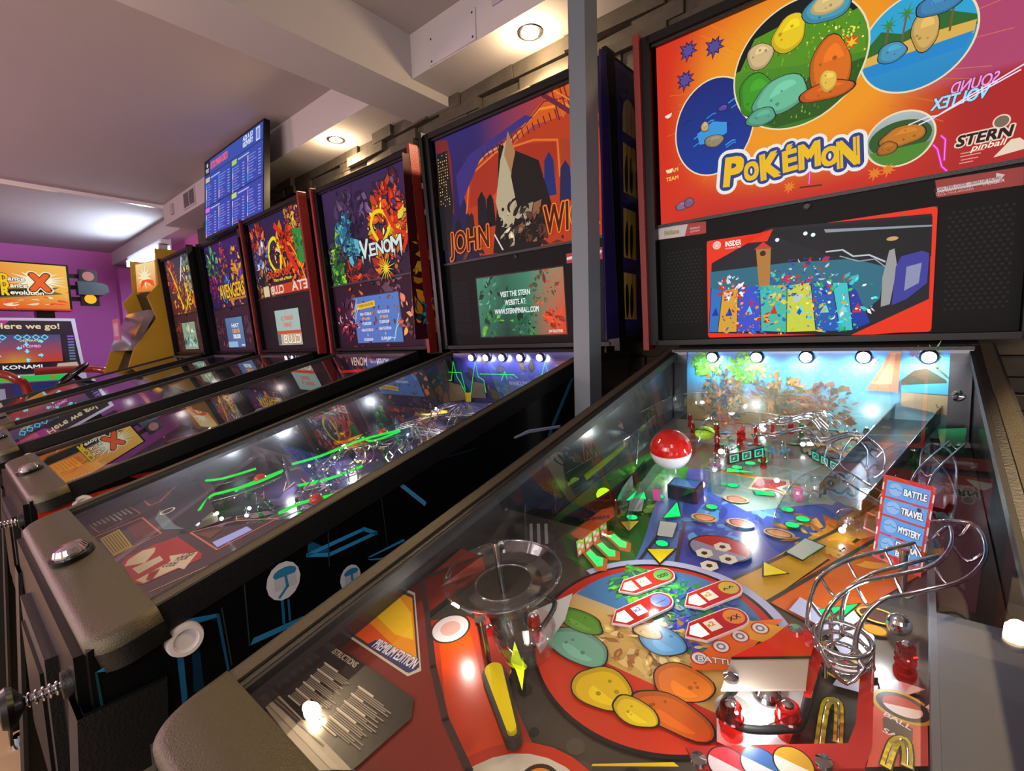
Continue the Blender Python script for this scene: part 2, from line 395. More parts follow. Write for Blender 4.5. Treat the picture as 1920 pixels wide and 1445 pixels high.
# ceiling television
tw_, th_ = .87, .485
r = root('ceiling_television', (-2.86, -.005, 2.365), 0, 'wall television tilted down under the ceiling showing a blue price list', 'television')
r.rotation_euler = (-.075, 0, .0)
ft = lambda a, b, h: (a, -h, b)
m = MB(); m.box(ft, -tw_ / 2, tw_ / 2, -th_, 0, -.03, 0, mat='deep_black'); m.box(ft, -tw_ / 2 + .12, tw_ / 2 - .12, -th_ + .1, -.1, -.05, -.02, mat='deep_black'); m.build('casing', r)
m = MB(); a, b = tw_ / 2 - .012, th_ - .014
m.box(ft, -.08, .08, -.2, .01, -.085, -.05, mat='deep_black'); m.build('bracket', r)
m = MB()
m.grid(ft, -a, a, -b, -.012, 10, 6, lambda u, v: mixc('#3b3fa6', '#3350a8', v), .0005, 'screen'); m.lv = .0008; m.step = 1e-5
m.rect(ft, -a, -a + .085, -.095, -.012, None, '#20232e', 'screen'); m.disc(ft, -a + .042, -.036, .012, None, '#c9cfe0', 'screen'); m.text(ft, 'PRO', -a + .042, -.080, .05, .024, None, '#c9cfe0', 'screen', bold=.03)
m.text(ft, 'RETRO MANIA KORZO', -a + .235, -.072, .27, .042, None, '#f0606a', 'screen', bold=.03)
m.text(ft, 'ADJ A JO', a - .19, -.045, .13, .026, None, '#e8ecff', 'screen', bold=.03); m.text(ft, 'KEDVERT!', a - .19, -.078, .13, .026, None, '#e8ecff', 'screen', bold=.03)
m.rect(ft, a - .085, a - .035, -.090, -.022, None, '#dfe6ff', 'screen'); m.rect(ft, a - .080, a - .040, -.084, -.028, None, '#7f8fd0', 'screen')
m.rect(ft, -a, a, -.104, -.100, None, '#1e2258', 'screen'); m.rect(ft, -.004, .004, -b, -.10, None, '#1e2258', 'screen'); m.rect(ft, -a, a, -.292, -.286, None, '#1e2258', 'screen')
for qx, qy, tc in ((-a, -.104, '#c9b9a0'), (0, -.104, '#a8c860'), (-a, -.29, '#d070d8'), (0, -.29, '#b8d870')):
    m.rect(ft, qx + .012, qx + .082, qy - .036, qy - .008, None, tc, 'screen')
    m.rect(ft, qx + .10, qx + .25, qy - .024, qy - .016, None, '#aab4f0', 'screen')
    for c in (0, 1):
        x0 = qx + .02 + c * .21; cs = ['#e8c0b0', '#38a8f0', '#b878f0', '#f0b0a0', '#30b8f0']; R.shuffle(cs); y0 = qy - .048 + c * .016
        for i in range(9):
            yy = y0 - i * .0155; m.rect(ft, x0, x0 + .012, yy - .0155, yy, None, cs[i // 2], 'screen')
            m.rect(ft, x0 + .02, x0 + R.uniform(.06, .12), yy - .009, yy - .004, None, '#7f88dd', 'screen'); m.rect(ft, x0 + .14, x0 + .17, yy - .009, yy - .004, None, '#9aa4ee', 'screen')
m.build('screen', r)


# ------------------------------------------------------------ pinball machines
TG, TB, TP, YB, REC = .2541, .0731, .175, .0106, .023
def fB(x, z, d): return (x, YB - z * sin(TB) + d * cos(TB), 1.15 + z * cos(TB) + d * sin(TB))       # backbox face; d runs back
def fBf(x, z, d): return fB(x, z, REC - d)                                                          # decals on the recessed face
def fG(x, s, h): return (x, -s * cos(TG) - h * sin(TG), 1.15 - s * sin(TG) + h * cos(TG))           # glass plane
def fA(x, s, h): return fG(x, s, h - .035)                                                          # apron plane
def fP(x, t, h): return (x, -t * cos(TP) - h * sin(TP), .99 - t * sin(TP) + h * cos(TP))            # playfield plane
def fK(x, z, h): return (x, -.035 - h, z)                                                           # back panel above the playfield
def fS(y, z, h): return (.287 + h, y, z)                                                            # right cabinet side
def fT(y, z, h): return (.357 + h, y, z)                                                            # right backbox side
def up(p, h): return fP(p[0], p[1], h)

def machine(mx, my, rz, label, trim='deep_black', gloss_side='deep_black', blades='wall_metal', detail=2):
    r = root('pinball_machine', (mx, my, 0), rz, label, 'pinball machine', 'pinball machines along the stone wall')
    m = MB()
    for sx in (-1, 1):
        prof = [(-1.075, .872), (-.02, 1.139), (.22, 1.139), (.22, .56), (-1.10, .50), (-1.10, .862)]
        m.prism(plane_x(sx * .266, sx), prof, 0, .0195, '#08090a', gloss_side)
    m.box(XYZ, -.27, .27, -1.11, -1.09, .50, .855, mat=gloss_side); m.box(XYZ, -.27, .27, .19, .21, .56, 1.13, mat='deep_black')
    m.box(XYZ, -.27, .27, -1.10, .2, .54, .56, mat='deep_black'); m.box(XYZ, -.27, .27, -.02, .2, 1.11, 1.139, mat='deep_black')
    m.build('cabinet', r)
    for sx in (-1, 1):
        m = MB(); m.poly(plane_x(sx * .2655, -sx), [(-1.05, .875), (-.02, 1.134), (-.02, .97), (-1.05, .79)], .0005, '#55585c', blades); m.build('inner_side_panel', r)
        m = MB(); m.box(fG, sx * .279 - .008, sx * .279 + .008, -.0, 1.072, -.004, .007, mat='armor'); m.box(fG, sx * .267 - .005, sx * .267 + .005, 0, 1.072, -.004, .0045, mat='satin_black'); m.box(fG, sx * .2885 - .002, sx * .2885 + .002, -.0, 1.072, -.03, .0065, mat='satin_black')
        m.box(fG, sx * .2595 - .0025, sx * .2595 + .0025, 0, 1.07, -.012, .004, mat='rubber'); m.build('side_rail', r)
        for yy, zt in ((-1.085, .80), (.17, .9)):
            m = MB(); x0 = sx * .295; k = -1 if yy < 0 else 1
            vs = []
            for z, o in ((zt, 0), (.03, .05)):
                vs += [(x0 - sx * .05, yy + k * (.03 + o), z), (x0 + sx * (.002 + o * .5), yy + k * (.03 + o), z), (x0 + sx * (.002 + o * .5), yy - k * .05 + k * o, z), (x0 + sx * (-.004 + o * .5), yy - k * .05 + k * o, z), (x0 + sx * (-.004 + o * .5), yy + k * (.024 + o), z), (x0 - sx * .05, yy + k * (.024 + o), z)]
            m.add(vs, [[i, (i + 1) % 6, 6 + (i + 1) % 6, 6 + i] for i in range(6)], mat='satin_black', smooth=False)
            m.cyl((x0 - sx * .01, yy + k * .06, 0), (x0 - sx * .01, yy + k * .06, .035), .022, .012, 12, mat='chrome'); m.build('leg', r)
    # lockdown bar with rounded ends
    m = MB(); rr = .035; top = []
    cor = [(.300, 1.070)] + [(.300 - rr + rr * cos(a), 1.140 - rr + rr * sin(a)) for a in [i * pi / 16 for i in range(9)]]
    top = [(x, s) for x, s in cor] + [(-x, s) for x, s in cor[::-1]]
    n = len(top); rings = []
    for ins, h in ((.0, -.034), (.0, -.010), (.002, .003), (.007, .007), (.012, .008)):
        rings.append([fG(x - math.copysign(ins, x), s - (ins if s > 1.08 else 0), h) for x, s in top])
    vs = [v for q in rings for v in q]; fq = lambda js: [[j * n + i, j * n + (i + 1) % n, (j + 1) * n + (i + 1) % n, (j + 1) * n + i] for j in js for i in range(n)]
    m.add(vs, fq((0,)), mat='satin_black'); m.add(vs, fq((1, 2, 3)) + [[4 * n + i for i in range(n)]], mat='armor'); m.build('lockdown_bar', r)
    m = MB(); m.box(plane_y(-1.11), -.13, .13, .56, .80, 0, .012, mat='satin_black'); m.box(plane_y(-1.11), -.10, .10, .60, .77, .012, .016, mat='deep_black')
    m.build('coin_door', r)
    for sx in (-1, 1):
        m = MB(); c = (sx * .2855, -1.013, .835); ax = (sx, 0, 0)
        m.lathe(c, ax, [(1e-4, .008), (.012, .008), (.0125, .0095), (.013, .0095), (.014, .012), (.0185, .012), (.020, .008), (.020, 0)], 28, '#d8d2d4', 'plain')
        m.build('flipper_button', r)
    m = MB(); z = .812; x = .235; m.cyl((x, -1.10, z), (x, -1.118, z), .020, .015, mat='satin_black')
    m.cyl((x, -1.115, z), (x, -1.152, z), .005, mat='chrome')
    for i in range(5): m.ball((x, -1.122 - i * .0055, z), .0085, (0, 1, 0), 12, mat='chrome', sq=.28)
    m.lathe((x, -1.147, z), (0, -1, 0), [(.006, 0), (.010, .003), (.020, .009), (.022, .014), (.019, .019), (1e-4, .021)], 20, mat='deep_black'); m.build('plunger', r)
    m = MB(); m.rect(fG, -.262, .262, 0, 1.071, 0, mat='glass'); m.build('playfield_glass', r)
    # backbox
    m = MB(); x1, z0, z1 = .357, .0126, .744
    for sx in (-1, 1): m.prism(lambda a, b, h, sx=sx: fB(sx * (.323 + h), b, a), [(-.0, z0), (-.0, z1), (.215, z1), (.215, z0)], 0, .034, mat='deep_black')
    m.box(fB, -.33, .33, z1 - .018, z1, .0, .215, mat='deep_black'); m.box(fB, -.33, .33, z0, z0 + .012, .0, .215, mat='deep_black'); m.box(fB, -.33, .33, z0, z1, .20, .215, mat='deep_black')
    m.box(fB, -.33, .33, .305, .3125, REC - .006, .06, mat='satin_black'); m.box(fB, -.33, .33, z1 - .024, z1 - .017, REC - .012, REC + .004, mat='satin_black')
    m.build('backbox', r)
    for sx in (-1, 1):
        m = MB(); m.prism(lambda a, b, h, sx=sx: fB(sx * a, b, h), [(.3445, z0 - .012), (.3595, z0 - .012), (.3595, z1 + .006), (.357, z1 + .010), (.347, z1 + .010), (.3445, z1 + .006)], -.010, .030, mat=trim)
        m.build('side_trim', r)
    m = MB(); m.box(fB, -.2, .2, -.014, .0126, .03, .2, mat='deep_black'); m.box(fG, -.27, .27, -.022, .004, -.012, .006, mat='satin_black'); m.build('neck', r)
    return r
def speaker_panel(r, col='#0a0b0d', grille=True, art=None, label=None):
    m = MB(); m.box(fB, -.322, .322, .0245, .3055, REC, REC + .012, col, 'panel_black')
    m.lv = .0003
    if art: art(m)
    o = m.build('speaker_panel', r, label)
    if grille:
        for sx in (-1, 1):
            g = MB()
            for j in range(22):
                for i in range(9):
                    x = sx * .262 - .038 + i * .0095 + (j % 2) * .0047; z = .068 + j * .0082
                    g.disc(fBf, x, z, .0027, .0006, '#202226', 'panel_black', n=6)
            g.build('speaker_grille', o)
    g = MB(); g.lathe(fBf(0, .296, 0), (0, -1, -.07), [(.008, 0), (.008, .003), (.005, .004), (1e-4, .004)], 16, mat='deep_black'); g.build('lock', o)
    return o
def flipper(r, p0, p1, h, col, rub='#26201c', rw=.0125, lab=None):
    a, b = Vector(p0), Vector(p1); d = (b - a).normalized(); q = Vector((-d.y, d.x))
    def out(w0, w1):
        o = [(a + (q * cos(t) - d * sin(t)) * w0) for t in [i * pi / 8 for i in range(9)]]
        o += [(b + (-q * cos(t) + d * sin(t)) * w1) for t in [i * pi / 8 for i in range(9)]]
        return [(v.x, v.y) for v in o]
    m = MB(); m.prism(fP, out(rw, rw * .62), h, h + .012, rub, 'plain'); m.build('flipper_rubber', None).parent = (fo := None) or r
    m = MB(); m.prism(fP, out(rw * .72, rw * .36), h + .012, h + .017, col, 'gloss'); m.build('flipper', r, lab)
def post(r, p, h, mat='red_plastic', col='#c01010', rad=.008, name='post'):
    m = MB(); b = up(p, 0); t = up(p, h); ax = Vector(t) - Vector(b)
    m.lathe(b, ax, [(rad, 0), (rad, .004), (rad * .86, .005), (rad * .84, h * .42), (rad * .95, h * .45), (rad * .62, h * .5), (rad * .62, h * .62), (rad * .95, h * .66), (rad * .84, h * .7), (rad * .8, h * .97), (rad * .6, h)], 14, col, mat)
    m.lathe(b, ax, [(rad * .42, h), (rad * .42, h + .002), (rad * .2, h + .004), (1e-4, h + .004)], 10, mat='chrome')
    return m.build(name, r)
def standoff(r, p, h, hb=0):
    m = MB(); m.cyl(up(p, hb), up(p, h), .0042, n=6, mat='steel'); m.cyl(up(p, h), up(p, h + .004), .0055, n=12, mat='chrome'); return m.build('standoff', r)
def dome(r, p, h, rad, col, mat='gloss', name='dome_lamp'):
    m = MB(); ax = Vector(up(p, 1)) - Vector(up(p, 0)); m.ball(up(p, h), rad, ax, 18, col, mat, half=True, sq=.8); m.cyl(up(p, h - .004), up(p, h), rad * 1.05, n=18, col=col, mat=mat); return m.build(name, r)
def wire(r, pts, hs, rad=.0017, name='wire_ramp', mat='chrome', col='#888', gap=.011, ties=True, n=7, rails=((1, 0), (-1, 0))):
    m = MB(); P = [Vector(up(p, h)) for p, h in zip(pts, hs)]; N = Vector((0, -sin(TP), cos(TP)))
    def off(k, dz):
        o = []
        for i, q in enumerate(P):
            t = (P[min(i + 1, len(P) - 1)] - P[max(i - 1, 0)]).normalized(); s = t.cross(N).normalized(); o.append(q + s * gap * k + N * dz)
        return o
    for k, dz in rails: m.tube(off(k, dz), rad, n, col, mat)
    if ties:
        A, B, Cc = off(1, 0), off(-1, 0), off(0, -gap * 1.2)
        for i in range(0, len(P), 1): m.tube([A[i], Cc[i], B[i]], rad * .8, 6, col, mat, smooth=3)
    return m.build(name, r)
def ledstrip(r, pts, h, col='#ffffff', rad=.0045, mat='lamp', name='lamp_bulb'):
    for p in pts:
        m = MB(); m.ball(up(p, h), rad, (0, 0, 1), 10, col, mat); m.build(name, r)
def spots(r, xs, z, power=.35, col=(.85, .93, 1), pc='#eaf4ff'):
    for x in xs:
        o = MB(); o.lathe((x, -.036, z), (0, -1, -.25), [(.014, 0), (.014, .006), (.011, .010)], 16, mat='satin_black'); h = o.build('spotlight', r)
        k = MB(); k.lathe((x, -.044, z - .0015), (0, -1, -.25), [(.0105, .0), (.0105, .003), (.006, .006), (1e-4, .007)], 16, pc, 'lamp'); k.build('lens', h)
        light('spotlight_beam', 'SPOT', (x, -.062, z - .004), power, col, .01, (-.35 + pi / 2 * .62, 0, 0), r, spot=2.6)

# ============ nearest machine: red and orange backglass
rP = machine(0, 0, 0, 'nearest pinball machine, red and orange backglass with yellow title, brightly lit playfield', trim='red_trim')
m = MB()
def pbg(u, v):
    x = -.316 + .632 * u; z = .311 + .412 * v
    d = math.hypot(x + .02, (z - .56) * 1.2); c = mixc('#f59a1e', '#e0421a', min(1, max(0, (d - .16) / .14)))
    c = mixc(c, '#c8281e', min(1, max(0, (.40 - z) / .09)))
    if x > .12: c = mixc(c, '#b4466e' if z > .46 else '#b02424', min(1, (x - .12) / .12))
    return mixc(c, '#d83018', min(1, max(0, (-.20 - x) / .1)))
m.grid(fBf, -.316, .316, .311, .723, 40, 26, pbg, 0, 'glow')
for i in range(46):                                              # fine rays
    a = R.uniform(0, 2 * pi); r0, r1 = R.uniform(.15, .2), R.uniform(.22, .30); cx_, cz_ = .0, .54
    p0, p1 = (cx_ + r0 * cos(a), cz_ + r0 * .8 * sin(a)), (cx_ + r1 * cos(a), cz_ + r1 * .8 * sin(a))
    if all(-.31 < p[0] < .31 and .33 < p[1] < .72 for p in (p0, p1)): m.line(fBf, [p0, p1], .0012, None, mixc(pbg((p1[0] + .316) / .632, (p1[1] - .311) / .412), '#ffb040', .35), 'glow')
def medal(u, v, rx, rz, c0, c1, edge='#f2e2b8'):
    m.disc(fBf, u, v, rx + .003, None, edge, 'glow', rz + .003, 48)
    k = 20; cl = m.nxt()
    n = 48; vs = [(u + rx * cos(2 * pi * i / n), v + rz * sin(2 * pi * i / n)) for i in range(n)]
    cs = [lin(mixc(c0, c1, (1 + sin(2 * pi * i / n)) / 2)) for i in range(n)]
    m.add([fBf(u, v, cl)] + [fBf(a, b, cl) for a, b in vs], [[0, i + 1, (i + 1) % n + 1] for i in range(n)], '#fff', 'glow', False, [lin(mixc(c0, c1, .5))] + cs)
# left cave medallion
c = [(-0.272,0.535),(-0.177,0.607),(-0.103,0.48),(-0.185,0.405)]; lu = (c[0][0] + c[2][0]) / 2; lv = (c[1][1] + c[3][1]) / 2; lr = (c[2][0] - c[0][0]) / 2
medal(lu, lv, lr, (c[1][1] - c[3][1]) / 2, '#123a9a', '#1a2a78')
for i in range(16):
    x = lu + R.uniform(-.8, .8) * lr; z = lv + R.uniform(-.7, .7) * lr
    if math.hypot(x - lu, z - lv) < lr * .78: m.line(fBf, [(x - .010, z - .004), (x + .004, z + .002), (x + .010, z + .001)], .0025, None, R.choice(['#2f8ad8', '#3fa2e8', '#16308a', '#0e2468']), 'glow')
m.poly(fBf, [(lu - .036, lv - .005), (lu, lv + .012), (lu + .030, lv + .002), (lu + .03, lv - .02), (lu, lv - .032), (lu - .03, lv - .03)], None, '#3a9ae0', 'glow')
stone(m, fBf, lu + .002, lv - .030, .020, .013, '#9a8a6e'); stone(m, fBf, lu - .018, lv + .006, .009, .010, '#c8a878'); stone(m, fBf, lu + .022, lv + .034, .009, .006, '#5a4aa0')
# right lagoon medallion
c = [(0.17,0.464),(0.215,0.568),(0.273,0.479),(0.229,0.408)]; ru = .165; rv = .548
medal(ru, rv, .080, .080, '#1f8ac8', '#39a0d0')
m.disc(fBf, ru, rv, .080, None, '#2aa8d8', 'glow', .080, 40, pi * .0, pi)
m.poly(fBf, [(ru - .079, rv + .005), (ru - .05, rv + .035), (ru - .02, rv + .02), (ru + .03, rv + .04), (ru + .079, rv + .012), (ru + .08, rv - .004), (ru - .078, rv - .008)], None, '#2c6a2e', 'glow')
m.poly(fBf, [(ru - .078, rv - .004), (ru, rv + .008), (ru + .079, rv + .004), (ru + .076, rv - .016), (ru - .076, rv - .020)], None, '#e0b450', 'glow')
m.poly(fBf, [(ru - .076, rv - .018), (ru + .076, rv - .012), (ru + .066, rv - .034), (ru - .07, rv - .038)], None, '#1f8ad0', 'glow')
for px_, pz_ in ((ru - .045, rv + .02), (ru - .02, rv + .03), (ru + .045, rv + .03)):
    m.line(fBf, [(px_, pz_ - .03), (px_ + .003, pz_), (px_ + .006, pz_ + .02)], .003, None, '#7a5a30', 'glow'); spikes(m, fBf, px_ + .006, pz_ + .022, .004, .016, 8, '#3f8a34')
stone(m, fBf, ru - .034, rv - .006, .022, .016, '#4a9ac0'); stone(m, fBf, ru + .012, rv + .012, .020, .030, '#d8b060'); stone(m, fBf, ru + .028, rv + .048, .030, .016, '#3f86b8')
# big meadow medallion
gu, gv = -.022, .578; gr = .118
medal(gu, gv, gr, gr, '#3c7a1e', '#5a9a28')
m.disc(fBf, gu, gv, gr, None, '#101818', 'glow', gr, 40, .55, pi - .2)
for q in ([(-.13, .60), (-.10, .655), (-.02, .665), (.06, .655), (.094, .60), (.09, .56), (-.02, .575)],): m.poly(fBf, q, None, '#57941f', 'glow')
m.poly(fBf, [(-.125, .53), (-.02, .545), (.092, .55), (.075, .50), (.02, .468), (-.06, .468), (-.11, .50)], None, '#2f5a1c', 'glow')
for i in range(150):
    a, d = R.uniform(0, 2 * pi), gr * .94 * math.sqrt(R.random()); x, z = gu + d * cos(a), gv + d * sin(a)
    if z < .65: m.poly(fBf, [(x, z), (x + .0022, z + R.uniform(.004, .009)), (x + .0035, z)], None, R.choice(['#7ab432', '#4a8a1e', '#8cc03a', '#3a6e18']), 'glow')
for i in range(80): x, z = R.gauss(.045, .022), R.gauss(.600, .014); m.disc(fBf, x, z, R.uniform(.001, .0022), None, R.choice(['#f0e040', '#d8d030', '#fff07a']), 'glow', n=6)
stone(m, fBf, -.098, .545, .036, .040, '#3f9a24', k=14); stone(m, fBf, -.052, .528, .052, .034, '#6cbf9a', k=11, rot=.4); stone(m, fBf, -.088, .497, .030, .016, '#5aa88a', k=10)
stone(m, fBf, .036, .552, .036, .052, '#e0701c', k=12); stone(m, fBf, .030, .510, .046, .016, '#d86418', k=10); stone(m, fBf, .033, .528, .014, .020, '#ecc050', ink=None)
spikes(m, fBf, .070, .585, .006, .020, 7, '#e84a18'); spikes(m, fBf, .070, .583, .004, .011, 6, '#f8c830')
stone(m, fBf, -.036, .640, .030, .034, '#f0cc20', k=12); stone(m, fBf, -.090, .618, .024, .026, '#d8bc88', k=11); stone(m, fBf, .028, .662, .040, .026, '#4aa0bc', k=12); stone(m, fBf, .030, .668, .026, .020, '#dcc080', k=10, ink=None)
# small dusk medallion
c = [(0.092,0.402),(0.147,0.447),(0.203,0.378),(0.152,0.328)]; su = (c[0][0] + c[2][0]) / 2; sv = (c[1][1] + c[3][1]) / 2
medal(su, sv, .049, .046, '#3f7a22', '#b8c0c4'); m.disc(fBf, su, sv + .002, .046, None, '#2e5a26', 'glow', .030, 28)
m.disc(fBf, su, sv, .047, None, '#4e8a2a', 'glow', .044, 28, pi + .35, 2 * pi - .35); stone(m, fBf, su + .004, sv + .004, .032, .018, '#c87a24', k=11); stone(m, fBf, su - .018, sv - .012, .014, .012, '#b06a20')
m.disc(fBf, .05, .716, .030, None, '#f2e2b8', 'glow', .012, 24, pi, 2 * pi); m.disc(fBf, .05, .716, .027, None, '#4a9a70', 'glow', .009, 24, pi, 2 * pi)
for x, z in [(-0.24,0.686),(-0.182,0.672),(-0.248,0.626)]: spikes(m, fBf, x, z, .009, .020, 9, '#5a4a98', ink='#2a1a50')
for x, z in [(-0.29,0.564),(-0.291,0.439)]:
    m.disc(fBf, x, z, .0085, None, '#f0e8e0', 'glow'); m.disc(fBf, x, z, .0085, None, '#e02818', 'glow', a0=.2, a1=pi + .2)
stone(m, fBf, -.262, .348, .014, .010, '#8a6a8a'); stone(m, fBf, -.245, .352, .012, .010, '#7a5a7e')
for x, z in [(-0.033,0.342),(0.112,0.335),(0.132,0.337)]: spikes(m, fBf, x, z, .006, .014, 9, '#e88020')
m.line(fBf, [(-0.013,0.336),(0.025,0.333)], .003, None, '#5a2018', 'glow')
for pts in ([(0.206,0.377),(0.212,0.369),(0.212,0.334)], [(0.196,0.364),(0.202,0.355),(0.209,0.324),(0.216,0.315)], [(0.005,0.376),(0.003,0.34)]): m.line(fBf, pts, .004, None, '#e020b8', 'glow'); m.line(fBf, pts, .0012, None, '#ff9af0', 'glow')
# title lettering
tp_ = [(-0.146,0.397),(-0.106,0.39),(-0.068,0.392),(-0.031,0.393),(0.004,0.394),(0.039,0.384),(0.07,0.382)]
for (ch, (x, z), hh, ww, rt) in zip('POKÉMON', tp_, (.058, .036, .050, .040, .046, .034, .048), (.034, .026, .034, .023, .034, .026, .032), (-.10, .04, .06, .06, .04, .02, .05)):
    m.text(fBf, ch, x, z - hh * .45, ww, hh, .0022, '#f2c01c', 'glow', bold=.06, rot=rt, outline=[('#f4f0e8', .28), ('#27408c', .17)])
m.text(fBf, 'TM', [(0.081,0.349)][0][0], [(0.081,0.349)][0][1], .008, .005, .003, '#ffffff', 'glow')
m.text(fBf, 'SOUND', .246, .442, .060, .018, .0022, '#ff9ad8', 'glow', shear=-.3, bold=.02, mirror=True, outline='#3a2a6a', ol=.07); m.text(fBf, 'VOLTEX', .228, .423, .076, .019, .0023, '#9fe6ff', 'glow', shear=-.3, bold=.03, mirror=True, outline='#3a2a6a', ol=.07)  # mirror-image sign painted into the picture as a glass reflection
for pts in ([(.16, .408), (.185, .414), (.20, .412), (.235, .430), (.275, .446), (.31, .462)], [(.175, .404), (.195, .410), (.23, .424), (.30, .452)]): m.line(fBf, pts, .0022, None, '#f4e8ff', 'glow')
m.poly(fBf, [(0.277,0.325),(0.295,0.346),(0.305,0.346),(0.314,0.336),(0.314,0.327),(0.275,0.322)], None, '#f0d8c0', 'glow')
m.text(fBf, 'STERN', .262, .352, .070, .017, .0026, '#2a1012', 'glow', bold=.05, shear=.2, outline='#f0d8c0', ol=.16); m.text(fBf, 'pinball', .268, .340, .045, .010, .0028, '#fff0d8', 'glow', bold=.02, shear=.3)
m.disc(fBf, .282, .378, .011, None, '#f0d8c0', 'glow'); m.disc(fBf, .282, .378, .009, None, '#7a6a58', 'glow')
for i, (x, z) in enumerate([(0.233,0.338),(0.233,0.333),(0.234,0.327),(0.232,0.322)]): m.rect(fBf, x, x + .03 - .004 * i, z, z + .0018, .0025, '#e89a90', 'glow')
for x, z in [(-0.319,0.43),(-0.319,0.412)]: m.text(fBf, 'TEAM' if z > .37 else 'JOIN', x + .035, z, .030, .009, .0025, '#f8d060' if z > .37 else '#e83878', 'glow', bold=.02)
m.build('translite', rP, 'backlit red and orange picture with blue and yellow title')
pp = speaker_panel(rP)
m = MB(); m.prism(lambda a, b, h: fBf(a, b, h), [(0.201,0.302),(0.313,0.299),(0.314,0.269),(0.205,0.271)], .0003, .0009, '#8e2a28', 'plain'); f2 = fBf
q = [(0.204,0.288),(0.28,0.289),(0.28,0.296),(0.291,0.291),(0.281,0.278),(0.281,0.281),(0.205,0.28)]
m.poly(f2, q, .0012, '#c8c4c8', 'plain'); a = [(0.207,0.282),(0.279,0.284)]; th = math.atan2(a[1][1] - a[0][1], a[1][0] - a[0][0])
m.text(f2, 'SCAN THIS CODE - SIGN UP NOW!', (a[0][0] + a[1][0]) / 2, (a[0][1] + a[1][1]) / 2 + .0005, .085, .0052, .0014, '#4a3438', 'plain', rot=th, bold=.01)
b = [(0.228,0.274),(0.266,0.279)]; m.text(f2, 'NEW WAYS TO PLAY', b[0][0], b[0][1] + .004, .05, .003, .0014, '#d8c0c0', 'plain', rot=th); m.text(f2, 'TRACK YOUR PROGRESS', b[0][0], b[0][1], .05, .003, .0014, '#d8c0c0', 'plain', rot=th)
m.text(f2, 'INSIDER', b[1][0] + .012, b[1][1], .026, .0055, .0014, '#d8c0c0', 'plain', rot=th, bold=.02)
m.build('scan_code_sticker', pp, 'red sticker with white arrow')
m = MB(); c = [(-0.324,0.311),(-0.206,0.302),(-0.206,0.275),(-0.325,0.277)]; m.prism(f2, [c[0], c[1], c[2], c[3]], .0003, .0009, '#9a2a2a', 'plain'); cc = [(-0.324,0.308),(-0.249,0.303),(-0.257,0.276),(-0.324,0.278)]
m.poly(f2, cc, .0012, '#b8b8b8', 'plain'); e = [(-0.289,0.29),(-0.232,0.288)]; m.text(f2, 'Pokémon', e[0][0], e[0][1] - .004, .035, .010, .0016, '#b8a850', 'plain', bold=.03, outline='#4a5a6a', ol=.08)
m.text(f2, 'PREMIUM', e[1][0], e[1][1] + .001, .024, .0042, .0014, '#e0b8b8', 'plain', bold=.02, shear=.2); m.text(f2, 'EDITION', e[1][0], e[1][1] - .006, .022, .0042, .0014, '#e0b8b8', 'plain', bold=.02, shear=.2); m.build('edition_sticker', pp, 'red and white title sticker')
# display: red bordered picture of another playfield
m = MB(); sx0, sx1, sz0, sz1 = -.2049, .2066, .027, .256
m.box(fBf, sx0, sx1, sz0, sz1, .0, .0015, '#08090a', 'deep_black')
def rr_(x0, x1, z0, z1, r): return [(cx + r * cos(a), cz + r * sin(a)) for cx, cz, b in ((x1 - r, z1 - r, 0), (x0 + r, z1 - r, pi / 2), (x0 + r, z0 + r, pi), (x1 - r, z0 + r, 1.5 * pi)) for a in [b + i * pi / 10 for i in range(6)]]
m.poly(fBf, rr_(sx0, sx1, sz0, sz1, .007), .002, '#e83214', 'screen'); m.lv = .0022
pic = [(-0.194,0.203),(-0.074,0.264),(0.199,0.244),(0.201,0.089),(0.086,0.024),(-0.203,0.038)]
m.poly(fBf, pic, None, '#1c1e26', 'screen')
m.poly(fBf, [(-0.074,0.257),(0.2,0.239),(0.201,0.167),(0.046,0.188),(-0.042,0.234)], None, '#14161c', 'screen'); m.poly(fBf, [(0.031,0.244),(0.2,0.224),(0.2,0.221),(0.034,0.237)], None, '#8a94a0', 'screen')
for x, z in [(-0.002,0.241),(0.012,0.236),(-0.055,0.236)]: m.disc(fBf, x, z, .004, None, '#e8fbff', 'screen')
m.disc(fBf, *[(0.143,0.208)][0], .009, None, '#c8a060', 'screen', .004)
m.poly(fBf, [(-0.198,0.183),(-0.032,0.185),(0.082,0.178),(0.134,0.156),(0.127,0.095),(0.085,0.055),(-0.2,0.069)], None, '#2a6a80', 'screen')
cols = ['#2a70c0', '#d8a030', '#3a50c8', '#48b8a0', '#c8d040', '#2058b0', '#3cc0c8', '#1838a0']
lx = [(-0.203,0.041),(-0.182,0.04),(-0.139,0.039),(-0.087,0.039),(-0.036,0.035),(0.02,0.035),(0.063,0.034),(0.085,0.035),(0.113,0.049)]; ux = [(-0.196,0.145),(-0.17,0.137),(-0.135,0.14),(-0.09,0.142),(-0.035,0.136),(0.009,0.138),(0.047,0.134),(0.074,0.131),(0.089,0.114)]
for i in range(8):
    m.poly(fBf, [lx[i], lx[i + 1], ux[i + 1], ux[i]], None, cols[i], 'screen')
    mx_ = tuple((lx[i][k] + lx[i + 1][k] + ux[i][k] + ux[i + 1][k]) / 4 for k in (0, 1)); m.poly(fBf, [(mx_[0] - .008, mx_[1] - .012), (mx_[0] + .008, mx_[1] - .012), (mx_[0] + .002, mx_[1] + .008)], None, R.choice(['#1030a0', '#70d8e0', '#d02818', '#f0e060']), 'screen')
    m.line(fBf, [lx[i], ux[i]], .0015, None, '#101018', 'screen')
